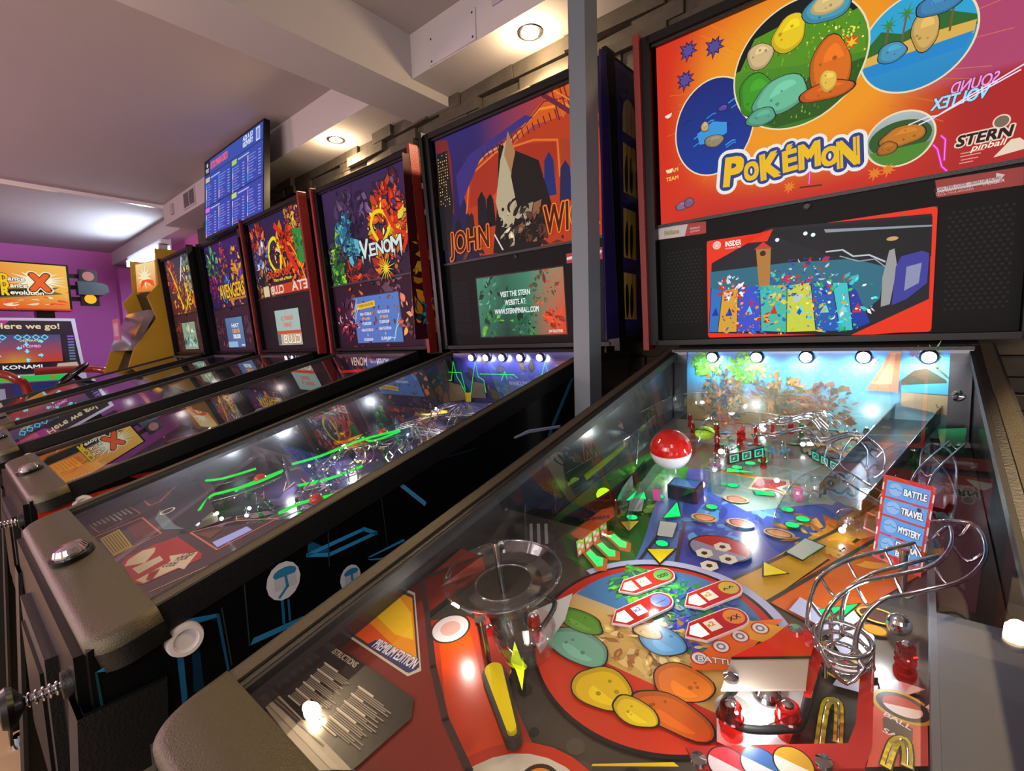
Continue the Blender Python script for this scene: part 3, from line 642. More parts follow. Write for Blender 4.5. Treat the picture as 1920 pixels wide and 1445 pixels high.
comic(m, fBf, (-.19, .14, .032, .19), [(-.15, .14, .03, ['#c02818', '#e0e8f0']), (-.06, .13, .04, ['#30b8b8', '#e8c040', '#2048c0']), (.0, .15, .05, ['#b8d0e0', '#d02020', '#2838b0']), (.06, .09, .06, ['#40d0d0', '#20b060', '#f0f0f0', '#d83018']), (-.12, .06, .05, ['#f0a020', '#c82010', '#3060c8']), (.0, .05, .08, ['#2060d0', '#30c0e0', '#f0d040'])], 600, 'screen', size=(.004, .016), ink=None)
t1 = [(-0.097,0.222),(-0.082,0.235),(-0.067,0.218),(-0.069,0.14),(-0.091,0.139),(-0.095,0.195)]; m.poly(fBf, t1, None, '#b07838', 'screen'); m.poly(fBf, [(-0.101,0.222),(-0.082,0.236),(-0.064,0.219)], None, '#c83830', 'screen'); m.disc(fBf, *[(-0.083,0.211)][0], .006, None, '#30241c', 'screen')
m.line(fBf, [(0.036,0.198),(0.064,0.198),(0.082,0.183),(0.108,0.182),(0.133,0.166)], .003, None, '#b8c4cc', 'screen'); m.line(fBf, [(0.06,0.186),(0.091,0.172),(0.117,0.173),(0.134,0.156)], .002, None, '#98a4ac', 'screen')
m.poly(fBf, [(0.139,0.186),(0.147,0.189),(0.152,0.154),(0.143,0.083),(0.129,0.079),(0.13,0.136)], None, '#98989a', 'screen'); m.poly(fBf, [(0.158,0.173),(0.188,0.179),(0.198,0.173),(0.197,0.119),(0.168,0.091),(0.146,0.081),(0.15,0.154)], None, '#3c3c98', 'screen'); m.poly(fBf, [(0.166,0.152),(0.188,0.157),(0.185,0.12),(0.164,0.107)], None, '#8a90b0', 'screen')
m.poly(fBf, [(-0.194,0.203),(-0.192,0.242),(-0.074,0.236),(-0.063,0.26)], None, '#e83214', 'screen'); m.poly(fBf, [(0.201,0.089),(0.205,0.03),(0.077,0.022)], None, '#e83214', 'screen')
i1, i2 = [(-0.181,0.243)][0], [(-0.145,0.24)][0]
for r0 in (.0035, .006, .0085): m.ring(fBf, *i1, r0 - .0008, r0 + .0006, None, '#f4e8e4', 'screen')
m.disc(fBf, *i1, .0018, None, '#f4e8e4', 'screen'); m.text(fBf, 'INSIDER', i2[0], i2[1] - .003, .034, .0115, None, '#ffffff', 'screen', bold=.02); m.text(fBf, 'CONNECTED', i2[0], i2[1] - .009, .034, .0030, None, '#ffffff', 'screen')
m.build('display', rP, 'red bordered display showing a colourful playfield')

# back panel with painted scenery
m = MB()
def sky(u, v):
    c = mixc('#6a5a3c', '#3a86b0', min(1, max(0, (v - .30) / .3))) if u < .62 else mixc('#4a7a80', '#4aa6dc', min(1, max(0, (v - .35) / .35)))
    return mixc(c, '#1f74d0', max(0, v - .8) * 4)
m.grid(fK, -.232, .232, .985, 1.148, 24, 14, sky, 0, 'art')
comic(m, fK, (-.225, .225, .99, 1.145), [(-.185, 1.12, .030, ['#3a8a2a', '#5aa838', '#2a6a22']), (-.10, 1.11, .032, ['#4a9a30', '#2f7a2a', '#68b040']), (-.15, 1.06, .045, ['#5a4a30', '#7a6438', '#3a3a50', '#2f6a6a']), (-.04, 1.05, .05, ['#6a4a2e', '#8a6a3c', '#50583a']), (.05, 1.03, .05, ['#6a4a30', '#7a5230', '#4a3424']), (-.15, 1.02, .05, ['#5a5048', '#38404a', '#8a7048'])], 900, 'art', size=(.008, .024), ink=None)
m.poly(fK, [(0.115,1.07),(0.136,1.112),(0.148,1.144),(0.165,1.144),(0.163,1.067)], None, '#a86848', 'art'); m.poly(fK, [(0.127,1.081),(0.143,1.112),(0.151,1.14),(0.157,1.14),(0.153,1.082)], None, '#c48460', 'art')
m.poly(fK, [(0.167,1.091),(0.185,1.109),(0.202,1.113),(0.229,1.092),(0.23,1.083),(0.167,1.081)], None, '#3a3a2a', 'art'); m.poly(fK, [(0.167,1.081),(0.232,1.087),(0.234,1.066),(0.168,1.068)], None, '#2f8aa0', 'art'); m.poly(fK, [(0.168,1.068),(0.234,1.064),(0.237,1.028),(0.168,1.043)], None, '#8a7a58', 'art')
m.line(fK, [(0.212,1.13),(0.216,1.113),(0.229,1.099)], .003, None, '#40442a', 'art'); q = [(0.21,1.14)][0]; spikes(m, fK, q[0], q[1], .006, .022, 8, '#3f9a3a', 'art')
spikes(m, fK, *[(0.126,1.127)][0], .003, .008, 6, '#7a58a8', 'art'); spikes(m, fK, *[(0.184,1.142)][0], .006, .012, 8, '#4a4070', 'art')
m.build('back_panel', rP, 'painted landscape back panel with sky, trees and rocks')
m = MB(); m.box(fK, -.262, -.232, .97, 1.148, -.002, .004, mat='wall_metal'); m.box(fK, .232, .262, .97, 1.148, -.002, .004, mat='wall_metal'); m.box(fK, -.262, .262, 1.146, 1.152, -.01, .02, mat='satin_black')
m.lathe(fK(.246, 1.065, 0), (0, -1, 0), [(.010, 0), (.010, .006), (.007, .008), (1e-4, .004)], 20, mat='chrome'); m.build('back_frame', rP)
spots(rP, (-.172, -.079, .014, .109, .204), 1.135, 1.0)

# playfield surface and its printed artwork
m = MB(); m.box(fP, -.264, .264, -.0, 1.06, -.012, 0, '#4c443a', 'art'); m.lv = .0002
for i in range(60):
    x, t = R.uniform(-.16, .12), R.uniform(.82, 1.04); m.ring(fP, x, t, .0, R.uniform(.003, .0085), None, R.choice(['#3a342c', '#5a5246', '#2e2a24']), 'art', 14)
m.poly(fP, [(-0.261,0.563),(-0.266,0.413),(-0.231,0.264),(-0.123,0.307),(-0.09,0.535),(-0.081,0.643),(-0.132,0.664),(-0.18,0.648)], None, '#2f6e1e')
comic(m, fP, (-.26, -.06, .22, .62), [(-.20, .38, .05, ['#3f8a22', '#5aa830', '#225a18']), (-.16, .48, .03, ['#2f6a1a', '#7ab83a', '#1c4a14'])], 160, 'art', size=(.01, .035), ink=None)
m.poly(fP, [(-0.143,0.42),(-0.095,0.389),(-0.033,0.624),(-0.088,0.647),(-0.103,0.572)], None, '#5478b8'); m.poly(fP, [(-0.132,0.31),(0.054,0.239),(0.146,0.306),(0.129,0.414),(0.025,0.601),(-0.042,0.616),(-0.072,0.51)], None, '#34479a')
comic(m, fP, (-.12, .16, .14, .56), [(-.02, .40, .07, ['#3a5ab0', '#2a3a8a', '#5a86c8']), (.03, .30, .07, ['#6a4a90', '#4a3a80', '#7a9ab8']), (-.03, .50, .05, ['#3a8ac8', '#58a8d8', '#2a60a8'])], 110, 'art', size=(.01, .05), ink=None)
m.poly(fP, [(-0.112,0.25),(0.109,0.175),(0.116,0.338),(-0.002,0.426),(-0.065,0.387)], None, '#7d978a'); m.poly(fP, [(-0.063,0.365),(0.099,0.36),(0.108,0.323),(0.11,0.194),(0.08,0.2)], None, '#8fa89a')
for a, b, cl in ((0, 4, '#c83020'), (4, 8, '#e88a20'), (8, 11, '#e8c830')):
    q = [(-0.085,0.292),(0.033,0.304),(0.081,0.325),(0.135,0.33)]; m.line(fP, [(x, t + a * .001) for x, t in q], .005, None, cl)
m.poly(fP, [(0.125,0.369),(0.156,0.386),(0.068,0.617),(0.025,0.601)], None, '#c89a28'); m.poly(fP, [(0.16,0.392),(0.208,0.405),(0.205,0.481),(0.124,0.638),(0.068,0.617)], None, '#d4641e')
m.poly(fP, [(0.143,0.249),(0.213,0.259),(0.208,0.412),(0.125,0.369)], None, '#c87828')
comic(m, fP, (.02, .22, .25, .60), [(.10, .46, .05, ['#e0962a', '#c8741e', '#f0b848']), (.16, .40, .05, ['#d86a20', '#c84a18', '#e8a050']), (.16, .30, .05, ['#8a6a40', '#b08040', '#6a5a4a'])], 90, 'art', size=(.01, .045), ink=None)
for pts in ([(-0.092,0.536),(-0.088,0.647)], [(-0.071,0.493),(-0.04,0.619)], [(0.148,0.341),(0.108,0.439),(0.021,0.603)], [(0.179,0.383),(0.068,0.618)]): m.line(fP, pts, .005, None, '#3a3a3a')
comic(m, fP, (-.2, .2, .0, .2), [(-.1, .10, .08, ['#3a6a4a', '#8a5a30', '#4a6a8a']), (.08, .10, .08, ['#5a4030', '#3a7a5a', '#a8783a'])], 120, 'art', size=(.01, .05), ink='#202018')
# team emblem letter
m.poly(fP, [(-0.018,0.352),(-0.017,0.302),(0.008,0.296),(0.032,0.298),(0.037,0.317),(0.028,0.333),(0.044,0.346),(0.035,0.354),(0.019,0.343),(0.009,0.345),(0.004,0.352)], None, '#e8d8b8'); m.poly(fP, [(-0.015,0.345),(-0.013,0.309),(0.01,0.305),(0.029,0.306),(0.031,0.317),(0.019,0.333),(0.033,0.345),(0.017,0.34),(0.003,0.34),(-0.002,0.346)], None, '#b8281c')
# big round scene
cu, cv, cr = -.0176, .7315, .1265
m.disc(fP, cu, cv, cr + .014, None, '#aeb6d8', n=60, a0=-pi + .5, a1=.4); m.disc(fP, cu, cv, cr + .004, None, '#1c1614', n=60); m.disc(fP, cu, cv, cr, None, '#b8281a', n=60); m.disc(fP, cu, cv, cr, None, '#d83c1c', n=40, a0=.35, a1=pi - .5)
n = 48; ps = [(cu + (cr - .013) * cos(2 * pi * i / n), cv + (cr - .013) * sin(2 * pi * i / n)) for i in range(n)]; hh = m.nxt(1e-4)
def scene(x, t): 
    k = (t - cv) / cr
    return mixc('#2e6a3a', '#3f68b8', min(1, max(0, (k + .9) / .4))) if k < -.45 else mixc('#5f86b0', '#d8b060', min(1, max(0, (k + .45) / .4)))
m.add([fP(cu, cv, hh)] + [fP(a, min(b, cv + .055), hh) for a, b in ps], [[0, i + 1, (i + 1) % n + 1] for i in range(n)], '#fff', 'art', False, [lin(scene(cu, cv))] + [lin(scene(a, b)) for a, b in ps])
m.disc(fP, cu, cv - .01, cr - .016, None, '#3f74a0', n=30, a0=-pi + .1, a1=-.1)
comic(m, fP, (cu - .10, cu + .095, cv - .105, cv + .05), [(cu - .05, cv - .075, .035, ['#3a9a38', '#6ac83a', '#2a6a5a']), (cu + .03, cv - .05, .05, ['#3a48c0', '#5060d8', '#3f7a60', '#a8b8c0']), (cu + .0, cv - .08, .05, ['#2a7a6a', '#3aa04a', '#4060c8']), (cu, cv + .015, .055, ['#e0c070', '#c89a50', '#f0d890', '#b07840'])], 520, 'art', size=(.008, .026), ink=None)
for (x, t), w, h2, cl in zip([(-0.082,0.783),(-0.1,0.75),(-0.033,0.816),(-0.009,0.732),(-0.026,0.728),(0.028,0.772),(0.032,0.808),(0.004,0.823)], (.036, .032, .030, .026, .014, .028, .034, .022), (.022, .014, .022, .018, .010, .020, .018, .012), ('#7cb89c', '#5f9a34', '#ecc818', '#62aadc', '#d8b878', '#e87e1e', '#d86a1c', '#f0d020')):
    stone(m, fP, x, t, w, h2, cl, 'art', k=12, rot=.3)
m.poly(fP, [(-0.004,0.886),(-0.004,0.884),(0.049,0.848),(0.054,0.849)], None, '#f0d010')
# lower left lane and round mark
m.poly(fP, [(-0.257,0.84),(-0.219,0.81),(-0.2,0.811),(-0.132,0.852),(-0.08,0.883),(-0.054,0.898),(-0.004,0.894),(-0.078,0.953),(-0.134,0.928),(-0.189,0.893)], None, '#b83a1c'); m.poly(fP, [(-0.218,0.859),(-0.206,0.823),(-0.171,0.848),(-0.14,0.871),(-0.09,0.9),(-0.068,0.91),(-0.068,0.932),(-0.088,0.944),(-0.132,0.927)], None, '#f04a08')
m.disc(fP, *[(-0.224,0.836)][0], .024, None, '#3a302c'); m.disc(fP, *[(-0.224,0.836)][0], .0215, None, '#d8ccc8'); m.disc(fP, *[(-0.224,0.836)][0], .012, None, '#c8968e')
o = (-.021, .970); m.disc(fP, *o, .082, None, '#d23a1a'); m.disc(fP, *o, .072, None, '#e2dccc'); o = (-.030, .922); m.disc(fP, *o, .018, None, '#3a2c20'); m.disc(fP, *o, .0145, None, '#f0901a')
# white flat with orange badge strip
m.poly(fP, [(0.026,0.748),(0.05,0.669),(0.088,0.641),(0.068,0.707),(0.057,0.738),(0.032,0.753)], None, '#f06c1a'); m.poly(fP, [(0.048,0.69),(0.057,0.661),(0.1,0.652),(0.087,0.684)], None, '#f0a828')
for i, (x, t) in enumerate([(0.032,0.736),(0.045,0.711),(0.057,0.688),(0.071,0.667)]): m.disc(fP, x, t, .0088, None, '#c82a20'); m.disc(fP, x, t, .0072, None, '#f0e8e0'); m.disc(fP, x, t, .0044, None, '#7a7f88'); m.disc(fP, x, t, .0024, None, '#f0f0f0')
b = [(0.049,0.734)][0]; m.text(fP, 'BATTLE', b[0], b[1], .036, .007, None, '#f4f4f4', flip=True, rot=.35, bold=.03, outline='#2a2020', ol=.1)
m.poly(fP, [(0.121,0.635),(0.145,0.595),(0.164,0.627),(0.166,0.704),(0.139,0.708),(0.147,0.675)], None, '#b8bcd8'); m.poly(fP, [(0.096,0.598),(0.147,0.621),(0.144,0.643),(0.09,0.625)], None, '#b8bede'); m.poly(fP, [(0.169,0.676),(0.202,0.675),(0.19,0.689),(0.172,0.694)], None, '#c8c8cc')
m.poly(fP, [(0.169,0.705),(0.203,0.692),(0.203,0.752),(0.166,0.777)], None, '#d84a3a')
for (x, t), tx, k in zip([(0.143,0.683),(0.187,0.704)], ('A', 'M'), (1, 1.1)):
    m.disc(fP, x, t, .019 * k, None, '#c8a830', ry=.016); m.disc(fP, x, t, .016 * k, None, '#2a2420', ry=.0135); m.disc(fP, x, t, .012 * k, None, '#e8e0dc', ry=.010); m.disc(fP, x, t, .012 * k, None, '#b83020', ry=.010, a0=pi - .3, a1=2 * pi - .3)
    m.text(fP, tx, x + .020, t - .006, None, .012, None, '#f4f4f4', flip=True, bold=.05, outline='#2a2a2a', ol=.12, rot=-.5)
q = [(0.184,0.723),(0.184,0.74)]; m.poly(fP, [(0.175,0.724),(0.178,0.72),(0.194,0.723),(0.194,0.735),(0.191,0.74),(0.176,0.735)], None, '#4a3434'); m.text(fP, 'BALL', *q[0], .018, .005, None, '#f0e0d8', flip=True, bold=.03, rot=-.3); m.text(fP, 'SAVE', *q[1], .018, .005, None, '#f0e0d8', flip=True, bold=.03, rot=-.3)
m.disc(fP, *[(0.165,0.593)][0], .018, None, '#c8b050', ry=.012); m.disc(fP, *[(0.165,0.593)][0], .0155, None, '#4a3028', ry=.010)
# ship-like round target print
q = [(-0.007,0.543)][0]; m.disc(fP, *q, .040, None, '#1c2030', ry=.030); m.disc(fP, *q, .037, None, '#8a88a0', ry=.028); m.disc(fP, *q, .037, None, '#a82c24', ry=.028, a0=pi + .2, a1=2 * pi + .2)
for x, t in [(-0.004,0.538),(-0.02,0.562),(0.01,0.562),(-0.006,0.586)]: m.disc(fP, x, t, .0115, None, '#d8d0b8', n=6); m.disc(fP, x, t, .0045, None, '#2c2a26', n=5)
for x, t in [(-0.049,0.474),(-0,0.468),(0.051,0.474),(-0.024,0.399)]: m.disc(fP, x, t, .019, None, '#b89a68', ry=.012); stone(m, fP, x, t, .014, .008, R.choice(['#c88a5a', '#8aa068', '#a86a50']), 'art')
m.build('playfield', rP, 'printed playfield with a round scene in red ring')
# lit inserts
def tri(p, s, a): return [(p[0] + s * cos(a + k * 2 * pi / 3) * .9, p[1] + s * sin(a + k * 2 * pi / 3)) for k in range(3)]
def insert(pts, col, edge='#18301c', name='insert', mat='lit', grow=1.25):
    m = MB(); c = (sum(p[0] for p in pts) / len(pts), sum(p[1] for p in pts) / len(pts))
    m.poly(fP, [(c[0] + (p[0] - c[0]) * grow, c[1] + (p[1] - c[1]) * grow) for p in pts], .0042, edge, 'art'); m.prism(fP, pts, .0043, .0052, col, mat); return m.build(name, rP)
def ell(p, rx, ry=None, n=18): ry = ry or rx; return [(p[0] + rx * cos(2 * pi * i / n), p[1] + ry * sin(2 * pi * i / n)) for i in range(n)]
G1 = '#10e070'
for p in [(-0.145,0.517),(-0.135,0.438),(-0.077,0.565),(-0.049,0.438),(0.048,0.403),(0.071,0.423),(0.062,0.445),(-0.041,0.354),(-0.054,0.281),(-0.038,0.255),(-0.021,0.238)]: insert(ell(p, .0085, .0062), G1)
for q in ([(-0.177,0.471),(-0.176,0.412),(-0.15,0.454)], [(-0.101,0.498),(-0.101,0.445),(-0.081,0.484)], [(-0.006,0.362),(0.02,0.357),(0.024,0.367),(-0.001,0.372)], [(0.116,0.611),(0.147,0.584),(0.13,0.629)], [(-0.024,0.293),(-0.065,0.305),(-0.067,0.291)]): insert(q, G1)
for q in ([(-0.159,0.633),(-0.158,0.623),(-0.142,0.633),(-0.132,0.633),(-0.125,0.648),(-0.131,0.652)], [(-0.156,0.608),(-0.152,0.6),(-0.136,0.61),(-0.126,0.61),(-0.12,0.621),(-0.128,0.625)], [(-0.152,0.581),(-0.147,0.572),(-0.13,0.583),(-0.121,0.584),(-0.116,0.597),(-0.125,0.598)]): insert(q, '#30e068', '#c86a20', grow=1.6)
for q in ([(-0.088,0.587),(-0.057,0.571),(-0.062,0.608)], [(-0.153,0.538),(-0.131,0.524),(-0.132,0.555)], [(0.049,0.55),(0.076,0.56),(0.055,0.577)]): insert(q, '#f0d818', '#20201c', mat='art')
for q in ([(-0.102,0.511),(-0.078,0.506),(-0.07,0.544),(-0.091,0.548)], [(-0.152,0.494),(-0.151,0.459),(-0.144,0.498)], [(0.068,0.515),(0.082,0.474),(0.104,0.483),(0.087,0.524)], [(-0.173,0.465),(-0.154,0.452),(-0.14,0.493),(-0.159,0.502)]): insert(q, '#b8c4bc', '#203028', mat='art', grow=1.15)
insert([(-0.143,0.814),(-0.121,0.83),(-0.11,0.834),(-0.11,0.839),(-0.097,0.859),(-0.118,0.843),(-0.129,0.838)], '#e8f018', '#1c1c10')
insert(ell([(0.164,0.617)][0], .009, .006), '#f09020', '#5a4a20')
# four raised award plaques
for a, b, cl, gl in zip([(-0.081,0.685),(-0.063,0.737),(-0.005,0.672),(0.012,0.717)], [(-0.048,0.633),(-0.032,0.679),(0.027,0.621),(0.045,0.666)], ('#5a9a48', '#5a72d8', '#c8b028', '#e88a30'), ('OOO', '~~~', '^^', 'XX')):
    A, B = Vector(a), Vector(b); d = (B - A).normalized(); q = Vector((-d.y, d.x)); w = .0135
    def pl(g): return [tuple(A - d * g), tuple(A + d * .014 + q * (w + g)), *[tuple(B + (q * cos(t) + d * sin(t)) * (w + g)) for t in [i * pi / 8 for i in range(9)]], tuple(A + d * .014 - q * (w + g))]
    m = MB(); m.prism(fP, pl(.0015), .004, .0065, '#e8d0d0', 'plain'); m.prism(fP, pl(0), .0065, .0068, '#c02a20', 'gloss'); m.lv = .0070
    m.disc(fP, B.x, B.y, w * .82, None, cl)
    th = math.atan2(-d.y, d.x); m.text(fP, gl, B.x + .003, B.y + .003, .014, .006, None, '#1c1c28', flip=True, rot=th, bold=.03)
    C2 = A + d * (B - A).length * .55; m.poly(fP, [tuple(C2 + d * sx * .007 + q * sy * .0075) for sx, sy in ((-1, -1), (1, -1), (1, 1), (-1, 1))], None, '#f0ecd8')
    m.text(fP, 'x2', C2.x, C2.y + .002, .009, .006, None, cl, flip=True, rot=th, bold=.04)
    m.poly(fP, [tuple(A + d * .004), tuple(A + d * .012 + q * .009), tuple(A + d * .022 + q * .009), tuple(A + d * .022 - q * .009), tuple(A + d * .012 - q * .009)], None, '#fff6e0', 'lit')
    m.build('award_plaque', rP)

# apron with instruction card
m = MB(); fb = [(-0.29,0.883),(-0.267,0.866),(-0.222,0.897),(-0.155,0.947),(-0.105,0.978),(-0.059,0.997)]
ap = [(-.262, .80), (-.225, .80)] + [(x, s) for x, s in fb[1:]] + [(-.03, 1.074), (-.262, 1.074)]
m.prism(fA, ap, -.02, 0, '#7c2f25', 'gloss'); m.lv = .0004
m.line(fA, ap[1:-1], .006, None, '#3a2a28'); m.rect(fA, -.262, -.03, 1.045, 1.074, None, '#b8b0ac')
tr = [(-0.28,0.888),(-0.254,0.887),(-0.162,0.956),(-0.169,0.967),(-0.284,0.968)]
m.poly(fA, tr, None, '#c8c0b4', 'art'); k = [(tr[0][0] * 0 + sum(p[0] for p in tr) / 5, sum(p[1] for p in tr) / 5)][0]
def shr(s): return [(k[0] + (p[0] - k[0]) * s, k[1] + (p[1] - k[1]) * s) for p in tr]
m.poly(fA, shr(.93), None, '#4a3630'); m.poly(fA, shr(.84), None, '#f09a10', 'lit' if False else 'art'); g_ = [(-0.277,0.962),(-0.269,0.943),(-0.176,0.955),(-0.174,0.963)]; m.poly(fA, g_, None, '#e8581a')
m.poly(fA, [(-0.274,0.932),(-0.265,0.901),(-0.232,0.911),(-0.199,0.935),(-0.224,0.94)], None, '#f8cc20'); m.poly(fA, [(-0.241,0.963),(-0.237,0.955),(-0.177,0.953),(-0.167,0.957),(-0.171,0.964)], None, '#2a3a78')
e = [(-0.239,0.962),(-0.174,0.958)]; th = -math.atan2(e[1][1] - e[0][1], e[1][0] - e[0][0]); m.text(fA, 'PREMIUM EDITION', (e[0][0] + e[1][0]) / 2 + .004, (e[0][1] + e[1][1]) / 2 + .001, math.hypot(e[1][0] - e[0][0], e[1][1] - e[0][1]) * .95, .011, None, '#e8e8ee', flip=True, rot=th, bold=.02, outline='#2a3a78', ol=.06)
m.build('apron', rP, 'maroon apron with a yellow triangle badge')
m = MB(); card = [(-0.277,1.05),(-0.276,0.995),(-0.269,0.986),(-0.242,0.981),(-0.144,0.98),(-0.131,0.993),(-0.139,1.047),(-0.21,1.055)]; m.poly(lambda x, s, h: fG(x, s, -.033 + h), card, 0, '#2e2a26'); fc = lambda x, s, h: fG(x, s, -.0325 + h)
cA, cB, cD = [Vector(p) for p in [(-0.26,0.999),(-0.149,0.995),(-0.257,1.042)]]; ux_ = (cB - cA); uy_ = (cD - cA)
def onc(u, v, w, hh, cl):
    L = ux_.length; du = ux_.normalized(); dv = uy_.normalized(); p = cA + ux_ * u + uy_ * v; m.poly(fc, [tuple(p), tuple(p + du * w * L), tuple(p + du * w * L + dv * hh), tuple(p + dv * hh)], .0004, cl)
for c_ in (0, 1):
    for i in range(26):
        if i % 5 == 0: onc(c_ * .52 + .0, .04 + i * .037 * (1), R.uniform(.14, .3), .0016, '#d8ccb8')
        else: onc(c_ * .52 + .02, .04 + i * .037, R.uniform(.32, .46), .0010, '#9a9184')
th = -math.atan2(ux_.y, ux_.x); m.text(fc, 'INSTRUCTIONS', *[(-0.247,0.99)][0], .045, .006, .0004, '#c8bca8', flip=True, rot=th, bold=.02)
m.poly(fc, [(-0.289,1.059),(-0.28,1.046),(-0.139,1.047),(-0.166,1.064)], .0003, '#cfc8be'); m.poly(fc, [(-0.281,1.057),(-0.274,1.052),(-0.147,1.052),(-0.154,1.056)], .0006, '#e0dacf')
for a_, b_ in (((505, 1312), (555, 1360)), ((510, 1310), (568, 1362))): pass
m.line(fc, [(-0.267,1.052),(-0.178,1.049)], .0012, .001, '#4a4440'); m.line(fc, [(-0.265,1.049),(-0.215,1.048)], .0012, .001, '#4a4440'); m.build('instruction_card', rP, 'dark instruction card with white border')

# toys, ramps, posts
bc = [(-0.13,0.387)][0]
m = MB(); c0 = up(bc, .07); m.ball(c0, .0345, (.06, -.25, 1), 36, '#e8e8ea', 'gloss', lambda h: '#c81a14' if h > .0015 else ('#26282c' if h > -.0008 else '#e4e6ea'))
m.build('toy_ball', rP, 'large glossy red and white ball')
m = MB(); b = [(-0.097,0.421)][0]; m.box(fP, b[0] - .024, b[0] + .024, b[1] - .02, b[1] + .012, .002, .026, '#1a1c22', 'gloss'); m.poly(fP, [(b[0] - .021, b[1] - .018), (b[0] + .021, b[1] - .018), (b[0] + .021, b[1] + .009), (b[0] - .021, b[1] + .009)], .0265, '#2a7ac0', 'gloss')
m.cyl(up((bc[0], bc[1]), 0), up((bc[0], bc[1]), .04), .01, mat='plastic'); m.build('ball_stand', rP, 'black stand with blue top')
m = MB(); q = [(-0.061,0.385)][0]; m.box(fP, q[0] - .012, q[0] + .012, q[1] - .03, q[1] + .004, .002, .045, '#6a4a90', 'plastic'); m.ring(fP, q[0], q[1] - .01, .004, .006, .046, '#c060c0', 'art'); m.ring(fP, q[0], q[1] - .01, .008, .010, .046, '#a040b8', 'art'); m.build('purple_target_toy', rP)
# clear spiral bowl on hexagonal posts
B0 = (-.180, .780)
fBo = lambda a, b, h: fP(B0[0] + a, B0[1] + b, h)
m = MB(); prof = [(.034, .046), (.046, .045), (.058, .049), (.066, .058), (.070, .058), (.061, .046), (.046, .042), (.034, .043), (.034, .046)]
ax = Vector(fBo(0, 0, 1)) - Vector(fBo(0, 0, 0)); m.lathe(fBo(0, 0, 0), ax, prof, 48, mat='plastic')
m.tube([fBo(.0695 * cos(a), .0695 * sin(a), .058) for a in [i * pi / 16 for i in range(32)]], .0016, 6, '#e8d8c8', 'plastic', True, 0)
m.tube([fBo(.034 * cos(a), .034 * sin(a), .046) for a in [i * pi / 12 for i in range(24)]], .0013, 6, '#e8d8c8', 'plastic', True, 0)
m.build('spiral_bowl', rP, 'clear plastic bowl')
m = MB(); m.lathe(fBo(.066, .046, .020), ax, [(.001, -.012), (.016, -.010), (.024, .0), (.029, .014), (.031, .024), (.033, .024), (.031, .012), (.026, -.003), (.017, -.013), (.001, -.015)], 32, mat='plastic'); m.build('bowl_cup', rP)
for p, h in zip([(-0.142,0.858),(-0.213,0.751)], (.062, .070)): standoff(rP, p, h)
for p in [(-0.123,0.799),(-0.235,0.653)]: post(rP, p, .034)
post(rP, [(-0.169,0.825)][0], .02)
m = MB(); q = [(-0.276,0.62),(-0.234,0.6),(-0.167,0.692),(-0.206,0.708)]
m.prism(fP, q, .034, .040, '#3f3c38', 'satin_black'); m.lv = .041
for i in range(3):
    for j in range(2):
        u = .25 + i * .25; a = Vector(q[0]).lerp(Vector(q[1]), u); b = Vector(q[3]).lerp(Vector(q[2]), u); s, e = a.lerp(b, .12 if j == 0 else .42), a.lerp(b, .36 if j == 0 else .86); m.line(fP, [tuple(s), tuple(e)], .0045, None, '#8a8a8c' if j else '#0a0a0a')
m.build('slotted_bracket', rP, 'dark metal bracket with slots')
# left clear ramp sweeping up along the wall
def rib(r, pts, h0, h1, name='clear_ramp', mat='plastic', th=.0015, edge=.0012):
    P = [tuple(v) for v in catmull([Vector(p) for p in pts], 5)]
    m = MB(); n = len(P)
    hs0 = [h0[0] + (h0[1] - h0[0]) * i / (n - 1) for i in range(n)]; hs1 = [h1[0] + (h1[1] - h1[0]) * i / (n - 1) for i in range(n)]
    vs = [up(p, a) for p, a in zip(P, hs0)] + [up(p, a) for p, a in zip(P, hs1)]; m.add(vs, [[i, i + 1, n + i + 1, n + i] for i in range(n - 1)], mat=mat)
    m.tube([up(p, a) for p, a in zip(P, hs1)], edge, 6, mat=mat, smooth=0); return m.build(name, r)
rib(rP, [(-0.206,0.701),(-0.288,0.59),(-0.287,0.512),(-0.278,0.315),(-0.24,0.1),(-0.168,0.064)], (.02, .05), (.05, .08)); rib(rP, [(-0.223,0.608),(-0.266,0.538),(-0.256,0.477),(-0.227,0.348),(-0.222,0.236)], (.02, .05), (.045, .075))
rib(rP, [(-0.209,0.168),(-0.245,0.057),(-0.237,-0.027),(-0.115,-0.036),(-0.019,0.064)], (.02, .03), (.075, .08)); rib(rP, [(-0.114,0.299),(-0.141,0.155),(-0.062,0.098),(0.022,0.14),(0.069,0.235)], (.01, .01), (.05, .05))
rib(rP, [(0.091,0.296),(0.058,0.361),(0.049,0.463),(0.054,0.52)], (.01, .01), (.04, .04)); rib(rP, [(0.143,0.253),(0.18,0.182),(0.218,0.264),(0.231,0.36),(0.224,0.433)], (.01, .01), (.045, .045))
m = MB(); m.prism(fP, [(-0.347,0.504),(-0.349,0.309),(-0.291,-0.022),(-0.232,-0.011),(-0.232,0.343),(-0.268,0.516),(-0.244,0.576),(-0.276,0.591)], .018, .020, '#ccd', 'plastic'); m.build('ramp_floor', rP)
m = MB(); P_ = [tuple(v) for v in catmull([Vector(p) for p in [(-0.217,0.681),(-0.218,0.597),(-0.195,0.484),(-0.186,0.304)]], 4)]; n = len(P_); m.add([up(p, 0) for p in P_] + [up(p, .028) for p in P_], [[i, i + 1, n + i + 1, n + i] for i in range(n - 1)], mat='wall_metal'); m.build('orbit_guide', rP)
